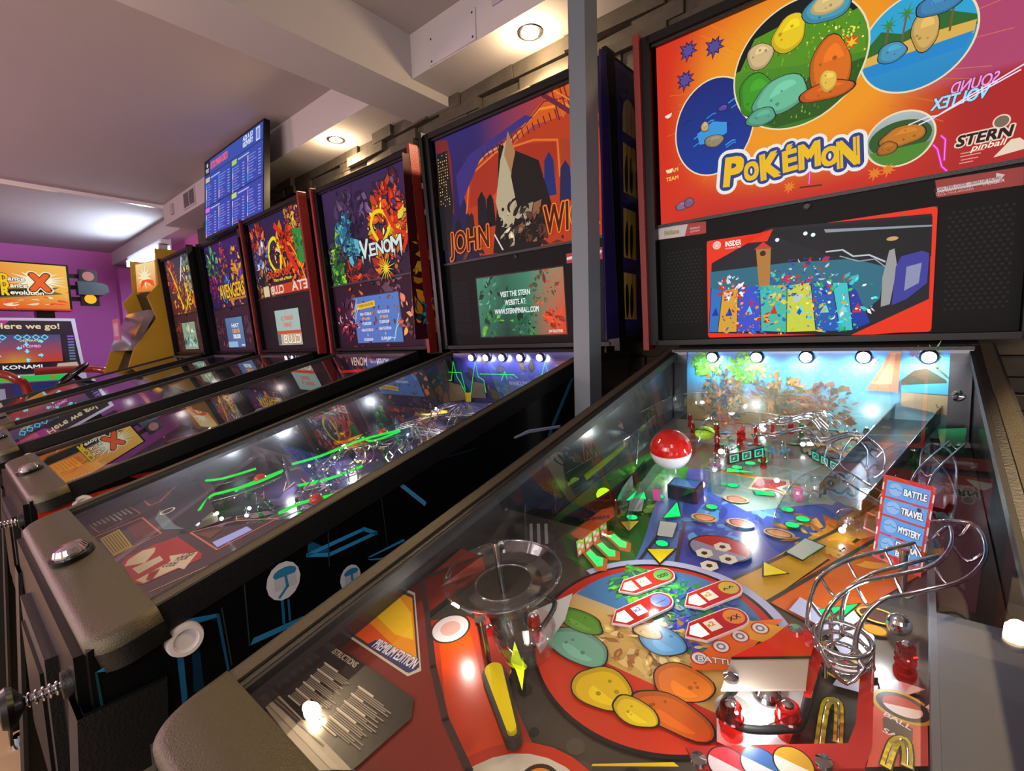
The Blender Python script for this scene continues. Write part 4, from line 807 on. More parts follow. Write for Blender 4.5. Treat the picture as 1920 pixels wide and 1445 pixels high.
for pts in ([(-0.128,0.562),(-0.152,0.494),(-0.171,0.375),(-0.17,0.285)], [(-0.153,0.565),(-0.183,0.469),(-0.199,0.336)]):
    m = MB(); P_ = [tuple(v) for v in catmull([Vector(p) for p in pts], 4)]; n = len(P_); m.add([up(p, 0) for p in P_] + [up(p, .026) for p in P_], [[i, i + 1, n + i + 1, n + i] for i in range(n - 1)], mat='steel'); m.build('lane_guide', rP)
# training target bank
def upright(r, q0, q1, h, n, back, fn, name, tilt=0, lab=None):
    a, b = Vector(q0), Vector(q1); L = (b - a).length; d = (b - a) / L; nn = Vector((-d.y, d.x)); nn = nn if nn.y > 0 else -nn
    f = lambda u, v, w: fP(*(a + d * u + nn * (w - v * tilt)), v); m = MB(); m.box(f, 0, L, .002, h, -.004, 0, back, 'plain'); m.lv = .0003; fn(m, f, L, h, n); return m.build(name, r, lab)
def bank(m, f, L, h, n):
    for i in range(n):
        u0 = L * i / n + .001; u1 = L * (i + 1) / n - .001; m.rect(f, u0, u1, .003, h - .001, None, '#9ac83a'); m.poly(f, [(u0, .003), (u1, .003), (u1, h * .35), (u0, h * .55)], None, '#e0784a'); c = (u0 + u1) / 2
        for k in range(4): m.disc(f, c + (k % 2 - .5) * .007, h * .28 + k * .0055, .0034, None, '#f0b8c8'); m.disc(f, c + (k % 2 - .5) * .007, h * .28 + k * .0055, .0026, None, '#e8dce8', n=6)
upright(rP, *[(-0.166,0.645),(-0.16,0.569)], .028, 4, '#26241e', bank, 'target_bank')
m = MB(); q = [(-0.181,0.634),(-0.175,0.555),(-0.162,0.541),(-0.15,0.562),(-0.16,0.639)]; m.prism(fP, q, .028, .030, '#b04a20', 'gloss'); e = [(-0.168,0.587)][0]; m.text(fP, 'TRAINERS', e[0], e[1], .045, .009, .0304, '#26302a', flip=True, rot=.72, bold=.03); m.build('trainer_plastic', rP)
def icons(m, f, L, h, n):
    for i in range(n):
        c = L * (i + .5) / n; w = L / n * .42; m.rect(f, c - w, c + w, .004, h - .001, None, '#0e3030'); m.rect(f, c - w * .86, c + w * .86, .005, h - .002, None, '#2ac0a0', 'lit' if i != 1 else 'lit'); m.rect(f, c - w * .6, c + w * .6, .007, h - .004, None, '#1a6a66'); m.poly(f, [(c - w * .3, .009), (c + w * .35, h * .55), (c - w * .05, h * .5), (c + w * .2, h - .006), (c - w * .35, h * .55)], None, '#b8f0e0')
upright(rP, *[(-0.072,0.27),(-0.023,0.212)], .022, 3, '#1c1a1c', icons, 'target_bank'); upright(rP, *[(0.049,0.197),(0.095,0.246)], .020, 3, '#1c1a1c', icons, 'target_bank')
# clear round pedestal where the spring figure sits
m = MB(); q = [(0.001,0.23)][0]; m.lathe(up(q, 0), ax, [(.021, 0), (.021, .004), (.018, .005), (.018, .022), (.021, .024), (.021, .028), (1e-4, .028)], 28, mat='plastic')
for i in range(6): a = i * pi / 3; m.cyl(up((q[0] + .016 * cos(a), q[1] + .016 * sin(a)), .003), up((q[0] + .016 * cos(a), q[1] + .016 * sin(a)), .024), .0015, n=6, mat='chrome')
m.build('round_pedestal', rP, 'clear and chrome pedestal')
m = MB(); q = [(0.141,-0.012)][0]; m.lathe(up(q, .0), ax, [(.030, 0), (.030, .03), (.026, .035), (.026, .05), (1e-4, .05)], 28, mat='plastic'); m.build('round_pedestal', rP, 'clear plastic pedestal at the back')
# jars, melon lamp, red posts at the back left
m = MB(); q = [(-0.145,0.172)][0]; m.ball(up(q, .022), .020, (0, 0, 1), 24, '#9ac820', 'gloss', sq=.75); m.lv = 0
for i in range(5): m.tube([up((q[0] - .019 * cos(t), q[1] + .004 - .0202 * sin(t) * abs(sin(1.0)) * 0), .022 + 0) for t in ()] or [up((q[0] + .0203 * cos(t), q[1] + .0203 * sin(t) * cos(.5 * i - 1)), .022 + .0155 * abs(sin(t)) * sin(.5 * i + .6)) for t in [k * pi / 8 for k in range(9)]], .0009, 5, '#2a4a10', 'plain', smooth=0)
m.build('green_lamp', rP, 'striped green round lamp')
for p in [(-0.11,0.207),(-0.081,0.158),(-0.083,0.127),(-0.132,0.135),(-0.206,0.086)]: post(rP, p, .028, rad=.006)
ledstrip(rP, [(-0.093,0.24),(-0.08,0.388),(-0.058,0.079),(-0.032,-0.195)], .014, '#f4fbff', .005)
dome(rP, [(-0.218,0.474)][0], .010, .012, '#a8e010', 'lit', 'green_dome_lamp'); dome(rP, [(-0.291,0.411)][0], .020, .012, '#6a70a8', 'gloss'); m = MB(); m.poly(fP, [(-0.282,0.439),(-0.258,0.29),(-0.252,0.348),(-0.249,0.475)], .03, '#a8d020', 'gloss'); m.build('leaf_plastic', rP)
for p in [(-0.175,0.51),(-0.16,0.253)]: post(rP, p, .022, 'red_plastic', rad=.006)
# silver U channel ramp on the right
m = MB(); q = [(0.168,-0.013),(0.226,0.021),(0.138,0.422),(0.086,0.387)]
m.prism(fP, q, .030, .032, mat='steel')
for a, b in ((q[0], q[3]), (q[1], q[2])):
    A, B = Vector(a), Vector(b); n = 2; m.add([up(A, .03), up(B, .022), up(B, .044), up(A, .062)], [[0, 1, 2, 3]], mat='steel')
    m.tube([up(A, .062), up(B, .044)], .0012, 6, mat='chrome', smooth=0)
m.build('metal_ramp', rP, 'brushed steel channel ramp')
m = MB(); m.prism(fP, [(0.219,0.076),(0.257,0.059),(0.25,0.144),(0.222,0.163)], .02, .034, '#1a6a40', 'gloss'); m.build('green_block', rP)
m = MB(); q = [(0.196,0.012)][0]; m.box(fP, q[0] - .02, q[0] + .03, q[1] - .01, q[1] + .012, .03, .050, mat='plastic')
for i in range(5): x = q[0] + R.uniform(-.02, .03); m.tube([up((x, q[1]), .05), up((x + R.uniform(-.01, .01), q[1] + .01), .066), up((x + .012, q[1] + R.uniform(-.01, .02)), .058)], .0012, 6, mat='chrome')
m.build('ramp_gate', rP)
def arch(pts, h0, h1):
    m = MB(); P = catmull([Vector(p) for p in pts], 4); n = len(P); vs = [up(p, h0) for p in P] + [up(p, h1) for p in P]; m.add(vs, [[i, i + 1, n + i + 1, n + i] for i in range(n - 1)], mat='plastic'); m.tube([up(p, h1) for p in P], .002, 8, mat='plastic', smooth=0); return m.build('clear_arch', rP)
arch([(0.196,0.376),(0.197,0.232),(0.21,0.183),(0.228,0.199),(0.235,0.266),(0.231,0.345)], .0, .045)
m = MB(); m.poly(fP, [(0.197,0.259),(0.233,0.245),(0.234,0.29),(0.222,0.337),(0.197,0.331)], .011, '#e06a3a', 'gloss'); m.poly(fP, [(0.197,0.186),(0.223,0.172),(0.231,0.216),(0.233,0.245),(0.197,0.259)], .0112, '#5a4a8a', 'gloss'); m.build('lane_plastic', rP)
# four line sign
m = MB(); TL, TR, BR, BL = [Vector((x, -.5, z + .0)) for x, z in ((.163, 1.010), (.207, 1.003), (.197, .908), (.156, .920))]
off_ = Vector((0, .012, .0)); TL += Vector((0, .03, .002)); TR += Vector((0, .03, .002))
fs_ = lambda u, v, h: tuple((BL.lerp(BR, u)).lerp(TL.lerp(TR, u), v) + Vector((0, -h, h * .25)))
m.asp = 2.2; m.box(fs_, 0, 1, 0, 1, -.003, 0, '#d02a20', 'gloss')
for i in range(11): 
    for sx in (-.035, 1.0): m.rect(fs_, sx, sx + .035, i / 11, (i + .98) / 11, .0004, '#d8d4d4' if i % 2 else '#c82018')
for i, tx in enumerate(('EXTRA', 'MYSTERY', 'TRAVEL', 'BATTLE')):
    v0 = .10 + i * .218; m.rect(fs_, .05, .95, v0, v0 + .195, .0006, '#6aa8f0', 'lit' if False else 'glow'); m.disc(fs_, .25, v0 + .10, .14, .0008, '#9cc4f4', 'glow', ry=.075); m.line(fs_, [(.12, v0 + .10), (.2, v0 + .10), (.25, v0 + .12), (.3, v0 + .10), (.38, v0 + .10)], .012, .001, '#5a94e0', 'glow')
    m.text(fs_, tx, .66, v0 + (.06 if i else .10), .46, .075, .001, '#ffffff', 'glow', bold=.04, outline='#3a4a80', ol=.12)
    if not i: m.text(fs_, 'BALL', .62, v0 + .015, .34, .06, .001, '#ffffff', 'glow', bold=.04, outline='#3a4a80', ol=.12)
for u, v in ((.78, .70), (.72, .27), (.18, .04)): m.disc(fs_, u, v, .05, .0016, '#303438', 'gloss', ry=.022)
m.build('mode_sign', rP, 'red bordered sign with four blue panels')
standoff(rP, [(0.183,0.535)][0], .05); 
# wire habitrails on the right
wire(rP, [(0.203,0.482),(0.23,0.463),(0.234,0.514),(0.218,0.567),(0.186,0.603),(0.159,0.631),(0.144,0.673),(0.142,0.711),(0.151,0.727)], [.055, .056, .057, .057, .056, .055, .054, .050, .044], .0022, 'wire_ramp', 'chrome', gap=.013)
wire(rP, [(0.201,0.527),(0.177,0.555),(0.148,0.589),(0.131,0.625),(0.128,0.662),(0.131,0.693)], [.054, .054, .053, .052, .050, .046], .0022, 'wire_ramp', 'chrome', gap=.013)
wire(rP, [(0.184,0.431),(0.15,0.392),(0.117,0.352),(0.093,0.31),(0.094,0.228),(0.117,0.195),(0.142,0.248),(0.146,0.321)], [.045, .045, .046, .047, .049, .050, .050, .049], .0014, 'wire_ramp', 'chrome', gap=.010)
wire(rP, [(0.239,0.181),(0.204,0.3),(0.193,0.376),(0.191,0.424)], [.05, .05, .045, .03], .0018, 'wire_ramp', 'chrome', gap=.009)
m = MB(); q = [(0.145,0.701)][0]
for k, rr2 in ((.030, .018), (.040, .020), (.050, .021)): m.tube([up((q[0] + rr2 * cos(a), q[1] + rr2 * sin(a) * 1.0), k) for a in [i * pi / 8 for i in range(16)]], .0021, 8, mat='chrome', closed=True, smooth=2)
for a in (0, 2.1, 4.2): m.cyl(up((q[0] + .021 * cos(a), q[1] + .021 * sin(a)), .02), up((q[0] + .021 * cos(a), q[1] + .021 * sin(a)), .055), .002, n=8, mat='chrome')
m.build('wire_ring', rP)
m = MB(); m.tube([up(p, h) for p, h in zip([(-0.288,0.277),(-0.277,0.294),(-0.244,0.277),(-0.233,0.294),(-0.209,0.363)], (.056, .050, .050, .056, .02))], .0016, 6, mat='chrome', smooth=0); m.build('wire_gate', rP)
# right slingshot: printed plastic, rubber band, posts, mirror
sl = [(0.069,0.784),(0.068,0.749),(0.09,0.709),(0.101,0.679),(0.124,0.683),(0.127,0.717),(0.124,0.75)]
m = MB(); m.prism(fP, [(0.07,0.792),(0.068,0.754),(0.123,0.719),(0.126,0.757)], .034, .036, '#b8a89a', 'gloss'); m.prism(fP, [(0.068,0.753),(0.091,0.714),(0.102,0.685),(0.125,0.688),(0.124,0.719)], .034, .0365, '#e02418', 'gloss'); m.line(fP, [(0.069,0.755),(0.124,0.721)], .003, .0368, '#1c1a18', 'gloss')
for x, t in [(0.074,0.777),(0.108,0.693)]: m.lathe(up((x, t), .036), ax, [(.006, 0), (.006, .003), (.003, .005), (1e-4, .005)], 14, mat='chrome')
m.prism(fP, [(0.123,0.719),(0.126,0.686),(0.132,0.715),(0.13,0.758),(0.125,0.76)], .030, .0335, '#c82a1c', 'gloss'); m.build('slingshot_plastic', rP, 'red and cream plastic plate')
m = MB(); m.prism(fP, [(0.065,0.77),(0.122,0.734),(0.122,0.76),(0.104,0.785),(0.073,0.79)], .012, .014, '#dcd8d4', 'gloss'); m.poly(fP, [(0.064,0.788),(0.121,0.753),(0.119,0.787),(0.094,0.813),(0.072,0.814)], .005, '#ececf0'); m.build('slingshot_base', rP)
m = MB(); m.tube([up(p, .016) for p in [(0.07,0.793),(0.074,0.799),(0.091,0.8),(0.115,0.785),(0.126,0.769),(0.127,0.699),(0.122,0.691),(0.079,0.749)]], .0035, 8, mat='rubber', closed=True); m.build('rubber_band', rP)
for p in [(0.08,0.801),(0.117,0.778)]: post(rP, p, .034, rad=.0105)
m = MB(); m.cyl(up([(0.079,0.795)][0], .015), up([(0.079,0.795)][0], .034), .0035, n=6, mat='steel'); m.disc(fP, *[(0.077,0.787)][0], .014, .0165, '#a8a49c', 'gloss'); m.build('mirror_foot', rP)
ledstrip(rP, [(0.093,0.787)], .012, '#ffffff', .007); ledstrip(rP, [(0.102,0.75),(-0.142,0.79)], .012, '#c8d0d8', .005, 'gloss')
# left slingshot rails
m = MB(); m.tube([up(p, .016) for p in [(-0.13,0.751),(-0.121,0.796),(-0.142,0.793),(-0.159,0.756)]], .003, 8, mat='rubber', closed=True); m.build('rubber_band', rP)
m = MB(); m.poly(fP, [(-0.158,0.776),(-0.129,0.716),(-0.112,0.759),(-0.107,0.815)], .006, '#d8d4cc', 'art'); m.build('slingshot_base', rP)
m = MB(); m.prism(fP, [(-0.211,0.809),(-0.197,0.801),(-0.115,0.852),(-0.111,0.861),(-0.12,0.866)], .012, .014, '#a83a30', 'gloss'); m.build('lane_plastic', rP)
# red U shaped plastic with round marks near the player
up_ = [(0.06,0.848),(0.157,0.783),(0.16,0.762),(0.158,0.686),(0.167,0.686),(0.171,0.776),(0.168,0.798),(0.074,0.86)]; m = MB(); m.prism(fP, up_, .024, .027, '#b8302c', 'gloss'); m.lv = .0272
for (x, t), c1, c2 in zip([(0.089,0.845),(0.109,0.833),(0.128,0.82)], ('#d83a48', '#3a6aa8', '#c89a30'), ('#e8dce0', '#d8dce0', '#e8e0d0')):
    m.disc(fP, x, t, .0135, None, '#2a1c1c'); m.disc(fP, x, t, .0125, None, c2); m.disc(fP, x, t, .0125, None, c1, a0=pi, a1=2 * pi)
m.build('lane_cover', rP, 'red plastic cover with three round marks')
for x, t in [(0.072,0.854),(0.145,0.809),(0.163,0.698)]: k = MB(); k.lathe(up((x, t), .027), ax, [(.006, 0), (.0055, .003), (1e-4, .0045)], 14, mat='chrome'); k.build('screw', rP)
for pts in ([(0.138,0.778),(0.137,0.737),(0.141,0.727),(0.146,0.731),(0.149,0.765)], [(0.179,0.768),(0.183,0.746),(0.189,0.739),(0.191,0.749),(0.191,0.76)]):
    m = MB(); m.line(fP, [tuple(v) for v in catmull([Vector(p) for p in pts], 4)], .0085, .0055, '#1c1814'); m.line(fP, [tuple(v) for v in catmull([Vector(p) for p in pts], 4)], .0065, .0057, '#f0d818'); m.tube([up(p, .004) for p in pts], .002, 7, mat='chrome'); m.build('lane_slot', rP)
post(rP, [(0.188,0.659)][0], .03, rad=.009); m = MB(); m.ball(up([(0.182,0.619)][0], .02), .0105, (0, 0, 1), 20, mat='chrome'); m.build('steel_ball', rP)
m = MB(); m.ball(up([(0.098,0.758)][0], .014), .012, (0, 0, 1), 20, mat='chrome'); m.build('steel_ball', rP)
m = MB(); m.box(fP, .204, .209, .10, 1.03, 0, .030, '#50545e', 'plain'); m.box(fP, .209, .2635, .60, 1.03, .02, .031, '#4c505c', 'plain'); m.build('shooter_lane', rP, 'grey metal shooter lane')
flipper(rP, *[(-0.123,0.868),(-0.069,0.906)], .006, '#f4e008', '#3a3630', lab='yellow flipper')
for p in [(0.125,0.431),(0.077,0.346),(0.059,0.372)]: m = MB(); m.ball(up(p, .02), .016, (0, 0, 1), 20, mat='plastic'); m.cyl(up(p, 0), up(p, .02), .012, mat='plastic'); m.build('bumper', rP)
m = MB(); q = [(0.153,0.433),(0.168,0.426),(0.169,0.466),(0.156,0.48)]; m.prism(fP, q, .03, .04, '#e07058', 'gloss'); m.tube([up(p, .035) for p in [(0.158,0.438),(0.144,0.43),(0.145,0.472),(0.158,0.48)]], .0015, 6, '#e88878', 'gloss', smooth=0); m.build('lane_diverter', rP)
for p, c_ in zip([(-0.134,0.447),(0.056,0.364)], ('#d060a0', '#e060a0')): m = MB(); m.box(fP, p[0] - .006, p[0] + .006, p[1] - .002, p[1] + .002, .002, .022, c_, 'gloss'); m.build('standup_target', rP)
# lamps under the glass
for x, t, pw, cl in ((-.17, .30, .25, (.9, 1, .9)), (.0, .42, .28, (1, 1, 1)), (.14, .35, .3, (.95, 1, .98)), (-.05, .66, .16, (1, 1, 1)), (-.20, .84, .14, (1, .9, .8)), (.09, .80, .10, (1, 1, 1)), (.17, .62, .18, (1, 1, 1)), (-.1, .12, .3, (.9, .95, 1)), (.12, .1, .3, (.9, .95, 1))): light('playfield_lamp', 'POINT', up((x, t), .048), pw * 1.5, cl, .005, None, rP)
for i in range(26):
    p = (R.uniform(-.2, .2), R.uniform(.05, .30)); post(rP, p, R.uniform(.018, .04), R.choice(['plastic', 'plastic', 'chrome', 'green_plastic', 'red_plastic']), rad=R.uniform(.004, .007))
for i in range(5):
    x, t = R.uniform(-.10, .05), R.uniform(.06, .2); wire(rP, [(x, t), (x + .04, t + .02), (x + .08, t - .01), (x + .11, t + .03)], [.03, .04, .045, .035], .0013, gap=.007)
ledstrip(rP, [(-.19, .20), (-.05, .10), (.03, .16), (.15, .12), (.02, .33), (.12, .45)], .014, '#f4fbff', .004)

# ============ second machine
def jside(r): 
    m = MB(); m.poly(fS, [(-1.09, .52), (.2, .56), (.2, 1.12), (-.02, 1.12), (-1.07, .855), (-1.09, .84)], .0003, '#07080a', 'art'); m.lv = .0006
    for q, c in (([(-1.096,0.838),(-1.017,0.861),(-1.009,0.854),(-1.085,0.834)], '#2c7fb4'), ([(-1.009,0.857),(-0.9746,0.848),(-0.9736,0.843),(-1.012,0.848)], '#1f6a9e'), ([(-0.9766,0.849),(-0.9726,0.846),(-0.9666,0.767),(-0.9696,0.767)], '#134e74'), ([(-1.022,0.847),(-1.015,0.848),(-1.015,0.759),(-1.021,0.749)], '#1d5c88'), ([(-1.006,0.814),(-0.9976,0.813),(-0.9966,0.755),(-1.008,0.761)], '#0d2a44'), ([(-1.096,0.837),(-1.094,0.839),(-1.09,0.76),(-1.093,0.756)], '#0e4048'),
        ([(-0.9396,0.786),(-0.9346,0.794),(-0.8646,0.792),(-0.8686,0.784)], '#2b78a8'), ([(-0.8956,0.831),(-0.8916,0.829),(-0.8916,0.793),(-0.8956,0.794)], '#1c5f8e'), ([(-0.8866,0.827),(-0.8836,0.826),(-0.8836,0.793),(-0.8866,0.795)], '#1c5f8e'),
        ([(-0.6906,0.947),(-0.6806,0.947),(-0.6256,0.895),(-0.6306,0.889)], '#4a9ad0'), ([(-0.8526,0.885),(-0.8196,0.871),(-0.8186,0.877),(-0.8506,0.902)], '#16507c'), ([(-0.7546,0.839),(-0.7486,0.837),(-0.6776,0.84),(-0.6806,0.845)], '#2a88c8'), ([(-0.7546,0.836),(-0.6856,0.816),(-0.6836,0.81),(-0.7486,0.832)], '#2a88c8')): m.poly(fS, q, None, c)
    m.line(fS, [(-0.8526,0.88),(-0.7576,0.888),(-0.7356,0.874),(-0.8196,0.868)], .006, None, '#2a8ac8', closed=True)
    m.line(fS, [(-0.1167,1.093),(-0.2197,0.971),(-0.2337,0.953)], .012, None, '#235f86'); m.poly(fS, [(-0.3717,0.97),(-0.3237,0.979),(-0.1827,0.969),(-0.1877,0.963),(-0.3137,0.971),(-0.3677,0.967)], None, '#8a9cc8'); m.line(fS, [(-0.3677,0.971),(-0.3137,0.978),(-0.1857,0.969)], .002, None, '#c8d0e8')
    for q in ([(-0.9406,0.877),(-0.9406,0.786)], [(-0.9696,0.853),(-0.9636,0.772)], [(-0.8186,0.908),(-0.8206,0.849)], [(-0.7216,0.933),(-0.7146,0.845)]): m.line(fS, q, .0015, None, '#2a3a3a')
    m.line(fS, [(-0.5906,0.968),(-0.4907,0.969)], .002, None, '#16303c')
    o = m.build('side_artwork', r, 'blue line artwork on the black cabinet side')
    for cx, cy, s in ((527, 1085, 1), (652, 1078, .6)):
        y, z = ([(-0.8896,0.856)] if s == 1 else [(-0.7866,0.818)])[0]; w = .024 if s == 1 else .018; k = MB(); k.lv = .0008
        k.disc(fS, y, z, w, None, '#c8ccd8', ry=w * 1.15, n=14); k.disc(fS, y + w * .1, z + w * .45, w * .7, None, '#2f7aa8', ry=w * .35, n=12); k.rect(fS, y - w * .55, y + w * .75, z - w * .5, z + w * .25, None, '#b4b8c8'); k.line(fS, [(y - w * .3, z - w * .9), (y + w * .2, z - w * .4), (y + w * .1, z + w * .5)], .004, None, '#2f7aa8')
        k.build('side_emblem', r, 'pale round emblem on the cabinet side')
    # building facade on the backbox side
    m = MB(); m.prism(lambda a, b, h: (fT(a, b, h)), [(-.070, 1.180), (-.088, 1.880), (.13, 1.894), (.145, 1.194)], -.0, .0012, '#20184a', 'art'); m.lv = .0014
    m.line(fT, [(-.078, 1.20), (-.089, 1.87)], .010, None, '#3a3078'); m.line(fT, [(.02, 1.22), (-.0, 1.74), (.02, 1.80), (.055, 1.835), (.09, 1.80), (.11, 1.74), (.13, 1.22)], .018, None, '#2c2466'); 
    for z0, z1, ar in ((1.235, 1.36, 0), (1.40, 1.53, 0), (1.57, 1.70, 0), (1.725, 1.80, 1)):
        q = [(.032, z0), (.108, z0), (.106, z1), (.030, z1)]
        if ar: q = [(.030, z0), (.106, z0)] + [(.068 + .038 * cos(a), z1 - .03 + .045 * sin(a)) for a in [i * pi / 8 for i in range(9)]]
        m.poly(fT, q, None, '#b89040' if not ar else '#a88a68')
        for u in (.055, .082): m.line(fT, [(u, z0), (u - .001, z1 - .002)], .0022, None, '#1a1428')
        if not ar:
            for u in (.050, .078): stone(m, fT, u, z0 + .05, .010, .048, '#16121c', 'art', ink=None, k=8)
        m.rect(fT, .022, .116, z0 - .028, z0 - .004, None, '#2a2464')
    m.build('backbox_side_artwork', r, 'purple facade with arched yellow windows')
rJ = machine(-.783, -.0118, .0087, 'second pinball machine from the right, orange and purple backglass, green neon rails')
jside(rJ)
m = MB(); m.grid(fBf, -.316, .316, .311, .723, 30, 20, lambda u, v: mixc(mixc('#16122c', '#30246a', v), '#c0421a', min(1, max(0, (u - .32) * 2.0)) * (1 if v > .15 else .6)), 0, 'glow')
m.poly(fBf, [(-0.216,0.585),(-0.116,0.611),(0.018,0.63),(0.174,0.648),(0.314,0.661),(0.323,0.311),(-0.15,0.317)], None, '#b83a16', 'glow'); m.poly(fBf, [(0.017,0.616),(0.1,0.652),(0.21,0.647),(0.314,0.655),(0.318,0.719),(0.18,0.725),(0.103,0.687)], None, '#d85a18', 'glow')
m.poly(fBf, [(-0.154,0.588),(-0.059,0.612),(0.067,0.61),(0.179,0.587),(0.165,0.476),(-0.18,0.476)], None, '#a82e18', 'glow'); m.line(fBf, [(-0.194,0.462),(-0.168,0.574),(-0.047,0.617),(0.097,0.613),(0.179,0.591),(0.181,0.494)], .006, None, '#e8702a', 'glow'); m.line(fBf, [(-0.199,0.565),(-0.091,0.621),(0.019,0.635),(0.122,0.688),(0.212,0.674),(0.259,0.626),(0.258,0.476)], .007, None, '#f08a2c', 'glow'); m.line(fBf, [(-0.166,0.59),(-0.066,0.645),(0.062,0.656),(0.142,0.703),(0.246,0.683)], .004, None, '#7a2a1c', 'glow')
m.poly(fBf, [(-0.228,0.588),(-0.16,0.638),(0.074,0.688),(0.102,0.673),(-0.045,0.64),(-0.116,0.611),(-0.224,0.485)], None, '#3c2c78', 'glow')
for i in range(15): a, b = [(-0.102,0.631),(0.176,0.671)]; x = a[0] + (b[0] - a[0]) * i / 14; z = a[1] + (b[1] - a[1]) * i / 14; m.line(fBf, [(x, z), (x + .006, z - .022)], .0035, None, '#5a2020' if i > 5 else '#241a50', 'glow')
for i in range(9): x = .17 + i * .013; m.line(fBf, [(x, .722), (x + .02, .64 + i * .004)], .004, None, R.choice(['#5a1e3a', '#e06a20', '#7a2430']), 'glow')
m.line(fBf, [(0.14,0.72),(0.227,0.649),(0.336,0.577)], .012, None, '#6a2236', 'glow'); m.line(fBf, [(0.163,0.731),(0.261,0.652),(0.337,0.596)], .004, None, '#f08030', 'glow')
for q, c in (([(0.188,0.591),(0.231,0.582),(0.228,0.455),(0.188,0.461)], '#a83a1c'), ([(0.24,0.584),(0.305,0.572),(0.304,0.445),(0.235,0.453)], '#c85420'), ([(0.056,0.508),(0.164,0.505),(0.164,0.462),(0.065,0.468)], '#d8441c'), ([(-0.096,0.477),(-0.059,0.501),(-0.045,0.53),(-0.033,0.543),(-0.027,0.495),(-0.009,0.459)], '#d04a20')): m.poly(fBf, q, None, c, 'glow')
# lit office tower at the left
m.poly(fBf, [(-0.31,0.72),(-0.256,0.71),(-0.244,0.643),(-0.252,0.473),(-0.325,0.468)], None, '#7a2420', 'glow'); m.poly(fBf, [(-0.311,0.677),(-0.26,0.677),(-0.252,0.507),(-0.286,0.354),(-0.332,0.36)], None, '#17131c', 'glow')
a, b, c_, d_ = [Vector(p) for p in [(-0.311,0.673),(-0.261,0.671),(-0.264,0.501),(-0.318,0.499)]]
for i in range(5):
    for j in range(18): 
        if R.random() < .75: p = a.lerp(b, (i + .5) / 5).lerp(d_.lerp(c_, (i + .5) / 5), (j + .5) / 18); m.disc(fBf, p.x, p.y, .0022, None, R.choice(['#f0b040', '#e89828', '#ffd878']), 'glow', n=6)
# dark pillars standing in front of the hall
for (x, z), w, hh, cl in zip([(-0.24,0.4),(-0.188,0.409),(-0.125,0.432),(-0.175,0.416),(0.085,0.478),(0.144,0.488),(0.197,0.462),(-0.089,0.442)], (.018, .014, .024, .014, .018, .022, .022, .02), (.05, .05, .085, .045, .055, .08, .07, .06), ('#14101a', '#241820', '#10141e', '#2a1a1e', '#303848', '#1e2a6a', '#1c2450', '#0e0c14')):
    m.poly(fBf, [(x - w, z - .04), (x + w, z - .04), (x + w * .8, z + hh * .7), (x + w * .2, z + hh), (x - w * .6, z + hh * .75)], None, cl, 'glow')
q = [(-0.034,0.637),(0.065,0.581),(0.111,0.554),(0.155,0.397),(0.09,0.301),(-0.091,0.318),(-0.06,0.453)]; m.poly(fBf, q, None, '#15110f', 'glow'); m.poly(fBf, [(-0.032,0.59),(-0.006,0.641),(0.017,0.578),(0.005,0.534),(0.023,0.422),(0.004,0.377),(-0.048,0.394),(-0.063,0.47)], None, '#b8a888', 'glow'); m.poly(fBf, [(-0.016,0.601),(0.005,0.664),(0.028,0.598),(0.006,0.542)], None, '#a87850', 'glow')
comic(m, fBf, (-.08, .14, .33, .50), [(-.0, .40, .06, ['#a89878', '#3a2c24', '#1a1412', '#c8b898']), (.07, .38, .045, ['#5a3428', '#8a5a40', '#241410'])], 90, size=(.02, .06), ink='#0e0a0a')
m.line(fBf, [(-0.078,0.374),(-0.049,0.324)], .005, None, '#e0d8c8', 'glow')
comic(m, fBf, (-.3, .3, .315, .35), [(-.2, .33, .08, ['#2a1a3a', '#16101c', '#5a2a2a']), (.1, .33, .1, ['#3a1a18', '#1c1018', '#7a3018'])], 60, size=(.01, .05), ink=None)
j1 = [(-0.285,0.362),(-0.099,0.353)]; j2 = [(0.126,0.357),(0.325,0.349)]
for tx, x0, x1, zb, hh in (('JOHN', j1[0][0], j1[1][0], .341, .070), ('WICK', j2[0][0] - .004, .300, .345, .078)):
    m.text(fBf, tx, (x0 + x1) / 2, zb, x1 - x0, hh, .0045, '#4a120c', 'glow', bold=.015, outline=[('#a8340c', .075), ('#ff8a28', .05)], shear=.08)
m.poly(fBf, [(0.309,0.709),(0.325,0.709),(0.329,0.669),(0.31,0.669)], None, '#a82820', 'glow'); m.disc(fBf, *[(0.316,0.696)][0], .008, .005, '#d8b0a0', 'glow')
m.build('translite', rJ, 'backlit orange and purple city picture with neon outlined title')
pp = speaker_panel(rJ)
m = MB(); m.prism(fBf, [(0.187,0.279),(0.321,0.282),(0.321,0.249),(0.187,0.252)], .0003, .0009, '#9a2426', 'plain'); m.poly(fBf, [(0.189,0.269),(0.288,0.274),(0.288,0.281),(0.304,0.271),(0.289,0.256),(0.287,0.264),(0.188,0.261)], .0013, '#d8d0d0', 'plain'); m.build('scan_code_sticker', pp, 'red sticker with white arrow')
m = MB(); q = [(-0.161,0.249),(0.183,0.24),(0.168,0.049),(-0.186,0.051)]; x0, x1, z0, z1 = -.174, .174, .050, .245
def jsc(u, v): return mixc(mixc('#16382e', '#4a9a78', min(1, abs(u - .35) * 1.2 + v * .3)), '#d83a18', max(0, (u - .62) * 2.4) * (1.15 - v * .6))
m.box(fBf, x0 - .004, x1 + .004, z0 - .004, z1 + .004, 0, .001, mat='deep_black'); m.grid(fBf, x0, x1, z0, z1, 26, 16, jsc, .0015, 'screen'); m.lv = .0018
